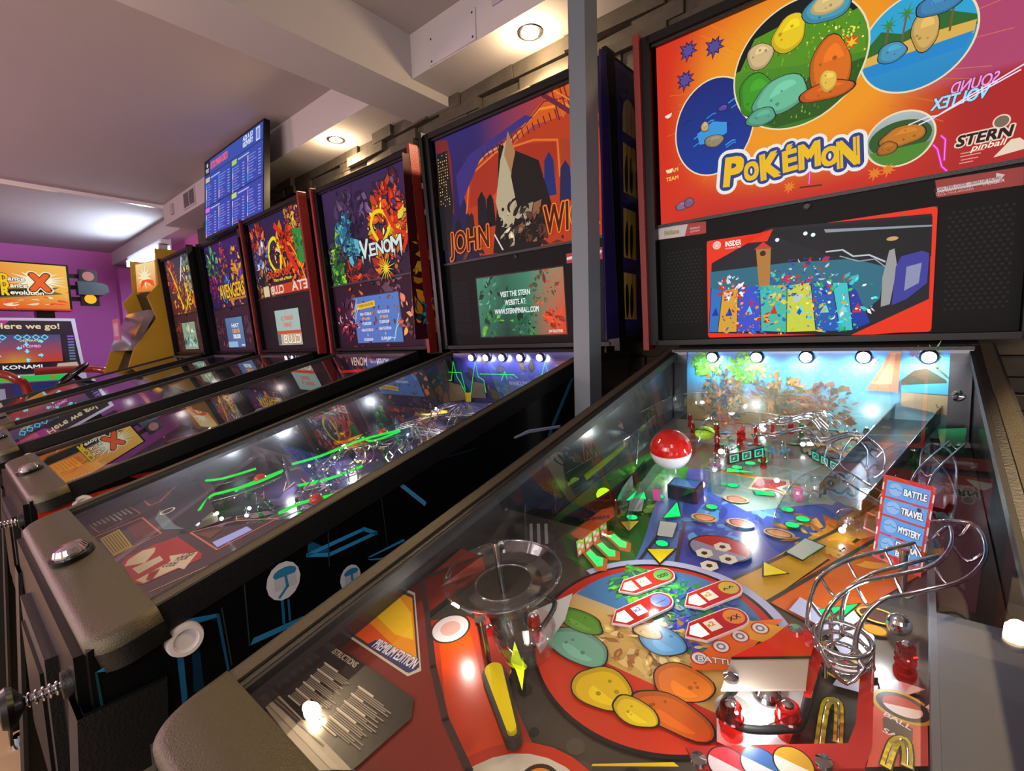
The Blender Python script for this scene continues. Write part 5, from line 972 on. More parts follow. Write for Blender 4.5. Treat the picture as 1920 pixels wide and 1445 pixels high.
comic(m, fBf, (x0, x1, z0, z1), [(-.02, .16, .05, ['#1a4a3a', '#2f7a5c', '#0e2a22']), (-.12, .20, .05, ['#58b090', '#2a6a50', '#122a24']), (.10, .19, .05, ['#7a3a2a', '#c85030', '#3a5a48']), (.02, .09, .05, ['#0c2a1c', '#4a8a50', '#1a5a38']), (.13, .10, .03, ['#f04a20', '#a02818']), (-.12, .09, .05, ['#2a7a3c', '#6ab048', '#143a20'])], 260, 'screen', size=(.006, .035), ink=None)
for i, (tx, w) in enumerate((('VISIT THE STERN', .120), ('WEBSITE AT:', .086), ('WWW.STERNPINBALL.COM', .178))): m.text(fBf, tx, -.005, .176 - i * .027, w, .0165, .012, '#e8f4f0', 'screen', bold=.02)
m.text(fBf, 'JW ROUTINE', .142, .056, .05, .008, .012, '#e8e8e0', 'screen', bold=.02); m.build('display', rJ, 'display with white web address on green and red')
# back panel with neon skyline
m = MB(); m.grid(fK, -.25, .25, .96, 1.148, 10, 6, lambda u, v: mixc('#141220', '#2a2a6a', v), 0, 'art')
comic(m, fK, (-.24, .24, .97, 1.14), [(-.1, 1.05, .1, ['#2a2438', '#3a3020', '#1a1a30']), (.1, 1.05, .1, ['#241e34', '#2a2a60', '#3a2a20'])], 70, 'art', size=(.01, .05), ink='#08080c')
m.build('back_panel', rJ); m = MB(); m.lv = .012
for q in ([(-0.4172,1.006),(-0.3923,1.066),(-0.3783,1.095),(-0.3643,1.047),(-0.3413,1.038),(-0.3313,1.01)], [(-0.2923,1.006),(-0.2703,1.056),(-0.2513,1.056),(-0.2393,1.121),(-0.2243,1.07),(-0.2043,1.047),(-0.1853,1.017)], [(-0.3962,1.087),(-0.2023,1.083),(-0.1853,1.026)], [(-0.1603,1.012),(-0.1473,1.072),(-0.1353,1.12),(-0.1233,1.072),(-0.0993,1.061),(-0.0913,1.021)], [(-0.1153,1.081),(0.0277,1.081),(0.0417,1.072)], [(-0.0233,1.063),(-0.0093,1.09),(0.0007,1.067)], [(0.1337,1.083),(0.1457,1.121),(0.1567,1.087)]): m.line(fK, q, .0022, None, '#22e040', 'lit')
for q, c in (([(-0.2873,1.002),(-0.2683,1.05),(-0.1993,1.04),(-0.1813,0.993),(-0.2613,0.981)], '#5a4a28'), ([(-0.1613,1),(-0.1453,1.054),(-0.1003,1.05),(-0.0923,1.003)], '#4a4030'), ([(-0.1903,1.016),(-0.1603,1.018),(-0.1613,0.987),(-0.1873,0.986)], '#a89020')): m.poly(fK, q, .011, c, 'art')
m.build('neon_skyline', rJ, 'green outlined skyline'); spots(rJ, (-.155, -.09, -.022, .05, .125), 1.135, 1.0, (.7, .75, 1), '#dfe6ff')
# playfield
m = MB(); m.box(fP, -.264, .264, 0, 1.06, -.012, 0, '#3a3450', 'art'); m.lv = .0002
comic(m, fP, (-.26, .26, .02, 1.0), [(0, .2, .2, ['#3a3450', '#6a6480', '#2a2438']), (.05, .5, .2, ['#3a3060', '#221c3a', '#5a4a4a', '#c8a860']), (.0, .75, .2, ['#4a4070', '#685a8a', '#3a3050', '#8a7888']), (.12, .62, .1, ['#3a3050', '#7a5a50', '#2f2844'])], 260, 'art', size=(.02, .09), ink='#14101c')
for i in range(40): x, t = R.uniform(-.2, .2), R.uniform(.2, .85); m.line(fP, [(x, t), (x + R.uniform(-.05, .05), t + R.uniform(-.05, .05)), (x + R.uniform(-.05, .05), t + R.uniform(-.05, .05))], .0014, None, R.choice(['#c8a878', '#d86a5a', '#e8e0d0', '#38c858']), 'art')
m.build('playfield', rJ)
GR = ('lit', '#18d038')
def neon(pts, h, w=.0028):
    m = MB(); m.tube([up(p, h) for p in pts], w, 6, '#1cc83c', 'lit', smooth=4); m.tube([up((p[0], p[1] + .006), h - .012) for p in pts], .0012, 5, mat='chrome', smooth=3)
    return m.build('neon_rail', rJ)
for pts, h in (([(-0.348,0.814),(-0.293,0.784),(-0.281,0.737),(-0.286,0.697)], .05), ([(-0.293,0.826),(-0.235,0.787),(-0.214,0.721)], .04), ([(-0.059,0.889),(-0.115,0.85),(-0.108,0.827),(-0.085,0.773),(-0.09,0.716)], .05), ([(-0.085,0.813),(-0.095,0.796),(-0.094,0.711)], .05), ([(0.119,0.82),(0.121,0.777),(0.157,0.724)], .05), ([(-0.082,0.694),(-0.06,0.639),(-0.055,0.529),(-0.014,0.447)], .06), ([(0.005,0.728),(0.041,0.676),(0.052,0.606)], .04), ([(-0.101,0.5),(-0.046,0.507),(-0.035,0.433)], .05), ([(0.157,0.803),(0.179,0.785),(0.151,0.72)], .05)): neon(pts, h)
for p in [(-0.323,0.759),(-0.097,0.759),(0.137,0.759),(-0.071,0.459)]: dome(rJ, p, .052, .012, '#c83a30', 'gloss')
ledstrip(rJ, [(-0.302,0.802),(-0.27,0.756),(-0.143,0.63),(-0.125,0.572),(-0.09,0.855),(-0.052,0.86),(-0.042,0.812),(-0.013,0.829),(-0.472,0.236),(-0.477,0.106),(-0.068,0.387)], .02, '#eef4ff', .0035)
for i in range(60):
    p = (R.uniform(-.22, .22), R.uniform(.08, .85)); post(rJ, p, R.uniform(.02, .04), R.choice(['plastic', 'plastic', 'chrome', 'green_plastic']), rad=.005)
for i in range(11):
    x, t = R.uniform(-.18, .05), R.uniform(.1, .6); pts = [(x, t)]
    for k in range(4): x += R.uniform(.0, .07); t += R.uniform(-.05, .09); pts.append((max(-.24, min(.24, x)), t))
    wire(rJ, pts, [.045 + .01 * sin(k) for k in range(5)], .0014, gap=.009)
flipper(rJ, *[(-0.14,0.872),(-0.099,0.869)], .006, '#d8d0b0', '#b0a890'); flipper(rJ, *[(-0.095,0.867),(-0.098,0.901)], .006, '#e0d8b8', '#b8b098')
m = MB(); m.prism(fP, [(-0.406,0.445),(-0.493,0.373),(-0.464,0.343),(-0.308,0.417),(-0.246,0.468),(-0.298,0.471)], .03, .034, '#f0c810', 'gloss'); m.poly(fP, [(-0.378,0.447),(-0.445,0.393),(-0.417,0.375),(-0.322,0.421),(-0.305,0.454)], .0345, '#7a2a18'); m.build('flame_plastic', rJ, 'yellow ringed plastic'); m = MB()
m.lv = .03; comic(m, lambda a, b, h: fP(a, b, h), (-.24, .1, .0, .6), [(([(-0.154,0.502)])[0][0], ([(-0.154,0.502)])[0][1], .04, ['#e86a18', '#d02810', '#f0b020']), (([(-0.568,0.321)])[0][0], ([(-0.568,0.321)])[0][1], .04, ['#d83a18', '#8a1c10']), (([(-0.118,0.243)])[0][0], ([(-0.118,0.243)])[0][1], .03, ['#f0c020', '#e87a18', '#c8c8c0'])], 110, 'art', size=(.01, .05)); m.build('flame_plastic', rJ, 'red and orange printed plastic')
# apron and cards
m = MB(); fb = [(-0.397,0.917),(-0.378,0.857),(-0.228,0.867)]
m.prism(fA, [(-.262, .86), (-.17, .86), (-.05, .93), (.0, .98), (.06, .93), (.20, .84), (.262, .84), (.262, 1.074), (-.262, 1.074)], -.02, 0, '#4a4048', 'gloss'); m.lv = .0004
m.poly(fA, [(-0.125,0.978),(-0.299,0.884),(-0.228,0.867),(-0.027,0.906),(0.006,0.956),(-0.05,0.984)], None, '#2a3440'); m.poly(fA, [(-0.125,0.978),(-0.165,0.959),(-0.042,0.967),(-0.007,0.964),(-0.05,0.984)], None, '#6a8898')
m.ring(fA, *[(-0.136,0.954)][0], .010, .013, None, '#e8e4d8')
P1 = [(-0.313,1.055),(-0.315,0.989),(-0.193,0.986),(-0.191,1.051)]; P2 = [(-0.178,1.063),(-0.166,0.989),(-0.038,0.991),(-0.041,1.065)]; P3 = [(0.001,1.058),(-0.012,1.049),(-0.005,1.012),(0.011,0.98),(0.126,0.979),(0.14,0.986),(0.119,1.057),(0.102,1.062)]; P4 = [(0.021,0.963),(0.071,0.906),(0.147,0.868),(0.14,0.962)]; P5 = [(-0.365,0.956),(-0.326,0.873),(-0.297,0.878),(-0.213,0.946),(-0.216,0.964)]
for q in (P1, P2, P4, P5): m.line(fA, q, .003, None, '#c87a6a', closed=True)
m.poly(fA, P1, None, '#3a3434')
a, b, c_, d_ = [Vector(p) for p in P1]
for i in range(9):
    s = a.lerp(b, .08 + i * .1); e = d_.lerp(c_, .08 + i * .1); m.line(fA, [tuple(s.lerp(e, .08)), tuple(s.lerp(e, R.uniform(.6, .92)))], .0028, None, '#a8a098')
m.poly(fA, [(-0.155,1.057),(-0.16,1.027),(-0.044,1.032),(-0.043,1.059)], None, '#b8a848'); a, b, c_, d_ = [Vector(p) for p in [(-0.155,1.057),(-0.16,1.027),(-0.044,1.032),(-0.043,1.059)]]
for i in range(7): s = a.lerp(b, .1 + i * .13); e = d_.lerp(c_, .1 + i * .13); m.line(fA, [tuple(s.lerp(e, .06)), tuple(s.lerp(e, .92))], .002, None, '#6a6030')
m.poly(fA, [(-0.146,1.018),(-0.149,0.992),(-0.049,0.992),(-0.062,1.021)], None, '#6a3f38')
m.poly(fA, P3, None, '#a83a38'); m.poly(fA, [(0.094,1.059),(0.092,1.013),(0.071,1.009),(0.089,0.995),(0.111,0.98),(0.144,1.01),(0.128,1.013),(0.117,1.055)], None, '#d8ccb8'); m.poly(fA, [(0.004,1.049),(-0.004,1.027),(0.01,1.012),(0.027,1.018),(0.049,1.037),(0.023,1.058)], None, '#d8ccb8'); m.poly(fA, [(0.046,1.053),(0.052,1.017),(0.074,1.018),(0.077,1.052)], None, '#d0c8b4')
for t_, q in (('USE', (350, 1041)), ('YOUR', (337, 1049)), ('CODE', (314, 1062))): pass
e = [(0.105,0.995),(0.106,1.005),(0.106,1.021)]
for t_, q in zip(('USE', 'YOUR', 'CODE'), e): m.text(fA, t_, q[0], q[1], .022, .010, None, '#4a3434', flip=True, rot=.6, bold=.03)
m.poly(fA, [(0.112,1.051),(0.093,1.042),(0.098,1.029),(0.108,1.035),(0.122,1.046)], None, '#9a3030')
m.poly(fA, [(0.105,0.957),(0.115,0.906),(0.138,0.907),(0.132,0.959)], None, '#b0a8e0', 'glow'); m.poly(fA, [(0.042,0.96),(0.075,0.928),(0.088,0.954)], None, '#6a4a3a'); m.line(fA, [(0.154,1.057),(0.212,0.864)], .002, None, '#c8a888'); m.build('apron', rJ, 'purple grey apron with cards and a red arrow sticker')
def action_button(r, x, s, orange=False):
    m = MB(); c = fG(x, s, .006); ax = Vector(fG(0, 0, 1)) - Vector(fG(0, 0, 0)); m.lathe(c, ax, [(.027, 0), (.027, .009), (.022, .010)], 24, mat='deep_black'); b = m.build('button_base', r)
    k = MB(); k.lathe(fG(x, s, .015), ax, [(.022, 0), (.022, .005), (.018, .012), (.010, .014), (1e-4, .015)], 10, mat='chrome', col='#ddd'); k.build('action_button', b, 'faceted clear button')
action_button(rJ, .0, 1.103)
for x, t, pw in ((-.1, .25, .35), (.1, .3, .35), (-.1, .55, .5), (.08, .55, .5), (-.12, .70, .22), (.08, .70, .22)): light('playfield_lamp', 'POINT', up((x, t), .05), pw * 1.6, (.9, .92, 1), .005, None, rJ)

def cv_(P, k=4): return [tuple(v) for v in catmull([Vector(p) for p in P], k)]
MB.step = 8e-6
# ============ machines further along the wall
def play_basic(r, base, pals, n=160, lamp=(.9, .9, 1), pw=.25, wires=4, led='#f0f4ff'):
    m = MB(); m.grid(fK, -.25, .25, .96, 1.148, 6, 4, lambda u, v: shade(base, 1 + v), 0, 'art'); comic(m, fK, (-.24, .24, .97, 1.14), [(R.uniform(-.2, .2), 1.05, .1, pals[0]) for _ in range(3)], 60, 'art', size=(.01, .05), ink='#08080c'); m.build('back_panel', r)
    m = MB(); m.box(fP, -.264, .264, 0, 1.06, -.012, 0, base, 'art'); m.lv = .0002
    comic(m, fP, (-.26, .26, .02, .9), [(R.uniform(-.15, .15), R.uniform(.1, .8), .15, p) for p in pals for _ in range(3)], n, 'art', size=(.02, .10), ink='#0c0a10'); m.build('playfield', r)
    for i in range(wires):
        x, t = R.uniform(-.18, .0), R.uniform(.1, .5); pts = [(x, t)]
        for k in range(4): x += R.uniform(.0, .08); t += R.uniform(-.05, .09); pts.append((max(-.24, min(.24, x)), t))
        wire(r, pts, [.045 + .01 * sin(k) for k in range(5)], .0016, gap=.010)
    for i in range(10): post(r, (R.uniform(-.2, .2), R.uniform(.1, .75)), R.uniform(.02, .04), R.choice(['plastic', 'red_plastic']), rad=.006)
    ledstrip(r, [(R.uniform(-.2, .2), R.uniform(.05, .7)) for _ in range(7)], .02, led, .005)
    for x, t in ((-.08, .2), (.1, .35), (-.08, .6)): light('playfield_lamp', 'POINT', up((x, t), .05), pw, lamp, .006, None, r)
def apron_basic(r, col, c1='#b8942e', c2='#6a5a6a'):
    m = MB(); m.prism(fA, [(-.262, .86), (-.17, .86), (-.04, .97), (.04, .97), (.20, .86), (.262, .86), (.262, 1.074), (-.262, 1.074)], -.02, 0, col, 'gloss'); m.lv = .0005
    m.rect(fA, -.22, -.06, 1.0, 1.055, None, c1); m.rect(fA, .06, .22, 1.0, 1.055, None, c2)
    for i in range(6): m.rect(fA, -.21, -.07 - R.uniform(0, .04), 1.006 + i * .008, 1.0085 + i * .008, None, '#2a2620'); m.rect(fA, .07, .21 - R.uniform(0, .04), 1.006 + i * .008, 1.0085 + i * .008, None, '#c8c0c8')
    m.build('apron', r)
def translite(r, base, cents, n, title=None, extra=None, size=(.02, .085), lab=None):
    n = int(n * 1.6); m = MB(); m.grid(fBf, -.316, .316, .311, .723, 12, 8, base, 0, 'glow'); comic(m, fBf, (-.314, .314, .313, .721), cents, n, size=size)
    if extra: extra(m)
    if title: title(m)
    return m.build('translite', r, lab)
def disp(r, x0, x1, z0, z1, fn, cA, cB, lab=None):
    m = MB(); m.box(fBf, x0 - .006, x1 + .006, z0 - .006, z1 + .006, 0, .001, mat='deep_black'); m.grid(fBf, x0, x1, z0, z1, 8, 6, lambda u, v: mixc(cA, cB, (u + v) / 2), .0015, 'screen'); m.lv = .002; fn(m); return m.build('display', r, lab)
def clubs(m, pts): 
    for x0, x1, z0, z1, c in pts: m.rect(fBf, x0, x1, z0, z1, None, c, 'screen')

# third
rV = machine(-1.5891, .0126, .0054, 'third pinball machine from the right, white dripping title over blue, red and yellow shapes', trim='red_trim')
TEAL = ['#2a7a98', '#1c4a78', '#58b8c8', '#12305a']; FIRE = ['#f0b81c', '#e8641a', '#c8281a', '#f8e040']; DARK = ['#2a1a38', '#48305a', '#1a1428', '#6a4a70']; GRN = ['#3a9a38', '#88c830', '#1c5a28']
def vt(m):
    for (x, z), s in zip([(-0.174,0.523),(-0.143,0.563),(-0.107,0.445)], (.05, .035, .04)): comic(m, fBf, (-.3, .3, .33, .7), [(x, z, s, TEAL)], 36, size=(.02, .06))
    m.line(fBf, cv_([(0.08,0.461),(0.047,0.519),(0.075,0.567),(0.135,0.56),(0.171,0.508),(0.126,0.454)]), .016, None, '#f4d020', 'glow'); m.line(fBf, cv_([(0.147,0.564),(0.201,0.483),(0.262,0.453),(0.236,0.397)]), .018, None, '#d8381a', 'glow')
    spikes(m, fBf, .115, .345, .012, .060, 15, '#f0d818', ink='#5a1a10')
def vn(m):
    ts = [('V', -.012, .400, .075, .062), ('E', .046, .404, .05, .040), ('N', .095, .403, .05, .046), ('O', .146, .404, .05, .046), ('M', .205, .400, .06, .066)]
    for ch, x, z, hh, w in ts: m.text(fBf, ch, x, z, w, hh, .016, '#d8e8e0', 'glow', bold=.03, outline=[('#14101c', .09)])
    for x in (-.03, .02, .19, .232): m.poly(fBf, [(x - .006, .41), (x + .006, .41), (x, .375)], .0165, '#b8d8d0', 'glow')
translite(rV, lambda u, v: mixc('#1c1228', '#3a2450', v), [(-.22, .45, .07, DARK + GRN), (-.1, .60, .09, DARK), (.10, .52, .08, FIRE), (.18, .60, .08, ['#c82a18', '#e8501c', '#4a1a30']), (.24, .50, .05, FIRE), (-.14, .36, .06, ['#a8281c', '#d8481c', '#3a1420']), (-.24, .35, .05, GRN), (.1, .35, .12, ['#b82818', '#e8781c', '#5a1a38']), (0, .68, .25, DARK)], 330, vn, vt, lab='backlit comic style picture with white dripping title')
speaker_panel(rV, '#2a1428', False, lambda m: comic(m, fBf, (-.318, .318, .028, .302), [(-.22, .15, .09, ['#6a1c30', '#a8243a', '#30184a', '#c89ab0']), (.24, .15, .09, ['#8a2418', '#c85a20', '#5a1c20', '#d8a040']), (0, .28, .2, ['#7a2018', '#b85a20', '#3a1a38']), (0, .04, .25, ['#8a1c28', '#3a1430'])], 230, 'art', size=(.01, .05), ink='#1a0c14'), 'speaker panel with red and violet artwork')
def vd(m):
    q = lambda a, b: None
    m.prism(fBf, [(-.14, .215), (.0, .225), (.0, .200), (-.14, .190)], .004, .0042, '#e8b820', 'screen'); m.text(fBf, 'IMPOSSIBLE HIGH SCORES', -.07, .203, .12, .011, .0046, '#6a4a10', 'screen', rot=.06, bold=.02)
    for cx, z in ((-.075, .165), (.055, .168), (-.075, .095), (.055, .098)):
        n = {(-.075, .165): '1', (.055, .168): '2', (-.075, .095): '3', (.055, .098): '4'}[(cx, z)]
        m.text(fBf, 'HIGH SCORE #' + n, cx, z, .085, .012, None, '#e8e8f0', 'screen', bold=.02); top = z > .12
        m.text(fBf, 'SPIDER' if n == '1' else ('JIM BEAR' if n == '2' else 'A'), cx, z - .021, .06 if top else .006, .012, None, '#f0b030' if top else '#e8e8f0', 'screen', bold=.02); m.text(fBf, {'1': '75,000,000', '2': '55,000,000', '3': '47,000,000', '4': '35,000,000'}[n], cx, z - .042, .068, .012, None, '#e8e8f0', 'screen', bold=.02)
    for q in ([(-.16, .14), (-.14, .18), (-.12, .21)], [(-.16, .15), (-.15, .20), (-.13, .24)], [(.06, .05), (.09, .065), (.12, .06), (.145, .13), (.16, .16)], [(.11, .05), (.13, .10), (.155, .12)], [(-.16, .17), (-.13, .22)]): m.line(fBf, q, .0025, None, '#a8e8e8', 'screen')
disp(rV, -.165, .165, .044, .246, vd, '#5a6ab8', '#4a7ac0', 'blue violet high score display')
play_basic(rV, '#1c1424', [['#a82818', '#5a1820', '#e86a20'], ['#2a2438', '#8a7a8a', '#3a1a28']], 170, (1, .75, .7), .3, 5)
m = MB(); m.lv = .012; m.text(fK, 'VENOM', *(-.05, 1.10), .12, .035, None, '#e8e0d8', 'art', bold=.03); m.text(fK, 'VENOM', *(.12, 1.10), .08, .03, None, '#e8e0d8', 'art', bold=.03); m.line(fK, [(-.2, 1.07), (.2, 1.09)], .012, None, '#c83028', 'art'); m.build('title_plastic', rV)
apron_basic(rV, '#4a3a48'); action_button(rV, .0, 1.105)
m = MB(); m.lv = .0006; comic(m, fS, (-1.08, .15, .56, .80), [(-.9, .7, .12, ['#7a1c18', '#b83a18', '#2a1420']), (-.5, .72, .2, ['#8a2018', '#c85a1c', '#1c1420']), (-.1, .8, .2, ['#8a2018', '#3a1420'])], 120, 'art', size=(.03, .12)); comic(m, fS, (-1.02, -.1, .82, .88), [(-.6, .85, .3, ['#7a1c18', '#3a1018'])], 30, 'art', size=(.03, .08), ink=None)
m.prism(fS, [(-1.09, .60), (-.80, .62), (-.80, .88), (-1.09, .84)], .0003, .0005, '#a82a18', 'art'); m.build('side_artwork', rV, 'red and orange artwork on the cabinet side')
m = MB(); m.prism(fT, [(-.065, 1.20), (-.085, 1.86), (.13, 1.875), (.145, 1.21)], 0, .001, '#3a1418', 'art'); m.lv = .0014; comic(m, fT, (-.06, .12, 1.22, 1.85), [(.03, 1.75, .08, ['#8a1c20', '#c8c8c8', '#3a1420']), (.03, 1.5, .10, ['#d89a20', '#a86a18', '#f0c040']), (.03, 1.3, .08, ['#3a8a9a', '#1c4a5a', '#d88a20'])], 80, 'art', size=(.02, .09)); m.build('backbox_side_artwork', rV, 'red and yellow artwork on the backbox side')

# fourth
rD = machine(-2.3753, -.0034, -.0156, 'fourth pinball machine from the right, red and yellow backglass, pale green display', trim='red_trim')
def dt(m):
    m.line(fBf, cv_([(-.04, .44), (-.09, .50), (-.07, .58), (.0, .60), (.04, .52), (.02, .44), (-.03, .44)]), .018, None, '#f4dc18', 'glow'); m.line(fBf, [(.02, .66), (.10, .60), (.13, .50), (.20, .42)], .03, None, '#d82c14', 'glow'); m.line(fBf, [(.16, .55), (.22, .48), (.28, .36)], .010, None, '#f0a020', 'glow'); m.poly(fBf, [(.20, .62), (.30, .60), (.30, .44), (.22, .46)], None, '#2a8a38', 'glow'); comic(m, fBf, (.15, .31, .42, .62), [(.25, .53, .05, GRN)], 25)
    comic(m, fBf, (-.3, .3, .33, .7), [(-.02, .53, .05, ['#1c1a1c', '#8a2018', '#e8e0e0']), (.08, .58, .05, ['#d8301a', '#8a1410', '#1c1416'])], 50)
def dn(m):
    m.text(fBf, 'DEADPOOL', .02, .405, .26, .036, .016, '#e8481a', 'glow', bold=.02, outline='#5a140c', ol=.08); m.text(fBf, 'Merc with a Mouth', .05, .383, .20, .016, .016, '#f0e030', 'glow', bold=.03)
    m.rect(fBf, -.11, .315, .315, .365, .0158, '#c84020', 'glow'); m.text(fBf, 'CLUB', -.03, .322, .15, .040, .0165, '#e8dcd0', 'glow', bold=.03, mirror=True); m.text(fBf, 'ETA', .22, .322, .16, .044, .0165, '#e8dcd0', 'glow', bold=.03, mirror=True); m.rect(fBf, -.2, -.13, .315, .37, .0158, '#d8c8a8', 'glow')  # reversed lettering is a sign's reflection painted onto the backglass
translite(rD, lambda u, v: mixc('#3a1420', '#2a1c48', v), [(-.22, .62, .08, ['#a82818', '#4a2a6a', '#e8601c']), (-.18, .5, .10, ['#6a6a98', '#38305a', '#c8c8e0']), (.1, .55, .10, ['#e83a14', '#a81c10', '#f08a1c']), (.22, .65, .08, ['#e8b030', '#c84018', '#5a2048']), (-.2, .38, .09, ['#3a2a20', '#a86a30', '#1a1420']), (.2, .4, .08, ['#a82a28', '#e86a1c', '#3a1a40'])], 280, dn, dt, lab='backlit red picture with yellow crescent')
speaker_panel(rD, '#241c24')
def dd(m):
    m.text(fBf, 'A.J. THUNDER', .0, .180, .14, .022, None, '#e05048', 'screen', bold=.03); m.text(fBf, 'DRAKE', .0, .145, .09, .022, None, '#e05048', 'screen', bold=.03)
    clubs(m, [(-.14, .14, .100, .125, '#c84a30'), (-.14, .14, .05, .108, '#c8a884')]); m.text(fBf, 'CLUB', .03, .058, .20, .045, None, '#f0e8d8', 'screen', bold=.03, mirror=True, outline='#6a6058', ol=.08); m.rect(fBf, -.14, -.10, .05, .11, None, '#5a6a78', 'screen')  # reversed CLUB is a reflection painted into the display picture
disp(rD, -.14, .14, .048, .236, dd, '#98b0a8', '#a0b8b0', 'pale green display')
play_basic(rD, '#181420', [['#d8a020', '#e8601c', '#5a2a18'], ['#2a2438', '#4a3a5a']], 130, (1, .9, .8), .2, 4); apron_basic(rD, '#3a2c3c', '#c87a28'); spots(rD, (.1, .17), 1.135, .3)
# fifth
rA = machine(-3.2198, .0433, -.0074, 'fifth pinball machine from the right, violet backglass with orange bursts, blue display')
def an(m): m.text(fBf, 'AVENGERS', .09, .365, .40, .085, .016, '#f0c020', 'glow', bold=.02, outline='#4a1c10', ol=.07); m.rect(fBf, .02, .3, .345, .360, .016, '#b87a30', 'glow')
def at(m):
    comic(m, fBf, (-.3, .3, .33, .72), [(.0, .58, .06, ['#e86a18', '#f08a1c', '#c84a10']), (.02, .48, .035, ['#2a6ac8', '#1a3a8a', '#6ab0e8']), (.0, .66, .03, ['#a82868', '#d84a28']), (.20, .60, .07, ['#f0a820', '#f8d030', '#e8781c']), (-.05, .40, .05, ['#2a60a8', '#4a88c8'])], 170)
translite(rA, lambda u, v: mixc('#2a1848', '#3a2060', v), [(-.2, .6, .1, ['#3a6a48', '#6ab080', '#2a2050']), (-.22, .45, .08, ['#a82868', '#5a1c48', '#3a2060']), (.2, .45, .1, ['#4a2878', '#8a48a8', '#e8a020']), (0, .35, .2, ['#4a2a50', '#c87030', '#2a1848'])], 230, an, at, lab='backlit violet picture with orange bursts')
speaker_panel(rA, '#3a2a3c', False, lambda m: comic(m, fBf, (-.318, .318, .028, .302), [(-.22, .15, .08, ['#5a3a50', '#7a4a50', '#2a2030']), (.24, .15, .08, ['#6a4048', '#4a3050'])], 60, 'art', size=(.02, .07), ink='#241c28'))
def ad(m):
    for i, (tx, c) in enumerate((('HAT', '#e8e8f0'), ('CARD OR', '#f0a030'), ('300,000', '#f0f0f0'))): m.text(fBf, tx, .02, .175 - i * .035, .12, .026, None, c, 'screen', bold=.04)
    clubs(m, [(-.14, .02, .048, .085, '#8ab0d0'), (.08, .13, .055, .065, '#c8d8e8')])
disp(rA, -.14, .14, .045, .24, ad, '#4a5a8a', '#5a80a8', 'blue display with text')
play_basic(rA, '#1c1830', [['#5a3a70', '#3a2a50', '#c8a028'], ['#2a2440', '#6a5a80']], 110, (.9, .8, 1), .12, 3); apron_basic(rA, '#3a3040', '#8a7a50')
# sixth
rG = machine(-3.9832, .0085, -.0124, 'farthest pinball machine, yellow flames in its backglass, beside the yellow cabinet')
def gt(m):
    comic(m, fBf, (-.3, .3, .32, .72), [(-.15, .55, .08, ['#e8501c', '#c82818', '#8a3a60']), (.0, .45, .10, ['#f8d020', '#f0901c', '#e8601c']), (.15, .6, .08, ['#6ab0b0', '#e8e0c0', '#3a6a68']), (.2, .45, .08, ['#f0b820', '#f8e850', '#e8781c'])], 180); m.line(fBf, [(.12, .70), (.02, .55)], .018, None, '#d8e0d8', 'glow'); m.line(fBf, [(-.2, .66), (-.1, .52), (-.02, .36)], .018, None, '#f0c020', 'glow'); m.line(fBf, [(.1, .52), (.13, .42), (.05, .34)], .014, None, '#f8e040', 'glow')
translite(rG, lambda u, v: mixc('#5a2018', '#3a3850', v), [(-.2, .6, .12, ['#a83a30', '#d8582a', '#5a4a68']), (.2, .6, .12, ['#88a8a0', '#4a6a68', '#d8b060']), (0, .38, .25, ['#e87a1c', '#a8301c', '#f0b428'])], 150, None, gt, lab='backlit picture full of yellow flames')
speaker_panel(rG, '#4a3030', False, lambda m: comic(m, fBf, (-.318, .318, .028, .302), [(-.2, .15, .1, ['#7a3a38', '#5a2a38', '#a85a40']), (.22, .15, .1, ['#6a3038', '#8a4a38'])], 60, 'art', size=(.02, .07), ink='#2a1c20'))
disp(rG, -.15, .15, .045, .245, lambda m: (comic(m, fBf, (-.15, .15, .045, .245), [(0, .14, .12, ['#9ab8a0', '#5a7a70', '#c8c8a8', '#3a5a58'])], 50, 'screen', size=(.02, .07), ink=None), m.line(fBf, [(-.05, .06), (0, .12), (.12, .06)], .01, None, '#a8d8e0', 'screen')), '#7a9a8a', '#8a9878', 'grey green display')
play_basic(rG, '#201824', [['#6a4a60', '#8a5a30', '#c8c0c8']], 80, (1, .9, .9), .1, 2); apron_basic(rG, '#4a3a44', '#c8b8c8')
for r_ in (rD, rA, rG): action_button(r_, 0, 1.105)
# orange lit button on the third machine
m = MB(); m.poly(fG, [(-.06, 1.09), (-.02, 1.085), (-.01, 1.12), (-.05, 1.13)], .009, '#f08a1c', 'lit'); m.build('lit_button', rV)

# ------------------------------------------------------------ far room: dance machine, yellow cabinet, wheel
r = root('dance_machine', (-6.2, -.62, 0), 0, 'large white dance game machine with an orange sunburst marquee at the left', 'arcade machine')
Y0 = .62; fD = lambda y, z, h: (h, y + Y0, z)
m = MB(); q = [(-0.308,2.053),(-0.326,1.608)]; yr, zt, yb_, zb = q[0][0], q[0][1], q[1][0], q[1][1]; y0 = yr - 1.15; W_ = 1.15
m.box(fD, y0, yr, zb, zt, -.22, 0, mat='deep_black'); m.build('marquee_box', r)
m = MB(); m.asp = .39; fM = lambda u, v, h: fD(y0 + u * W_, zb + v * (zt - zb), h + .002); m.grid(fM, .01, .985, .03, .97, 20, 8, lambda u, v: mixc(mixc('#e8681c', '#f8c050', min(1, abs(u - .5) * 1.5 + v * .4)), '#e0481a', max(0, .35 - v) * 2), 0, 'glow')
comic(m, fM, (.01, .985, .03, .97), [(.3, .7, .3, ['#f0981c', '#e8781c', '#f8d890']), (.8, .3, .25, ['#e8501c', '#f0701c', '#f8e8c0']), (.6, .1, .3, ['#d8401a', '#f8c890'])], 90, size=(.03, .15), ink=None)
q = [(.70, .62)]
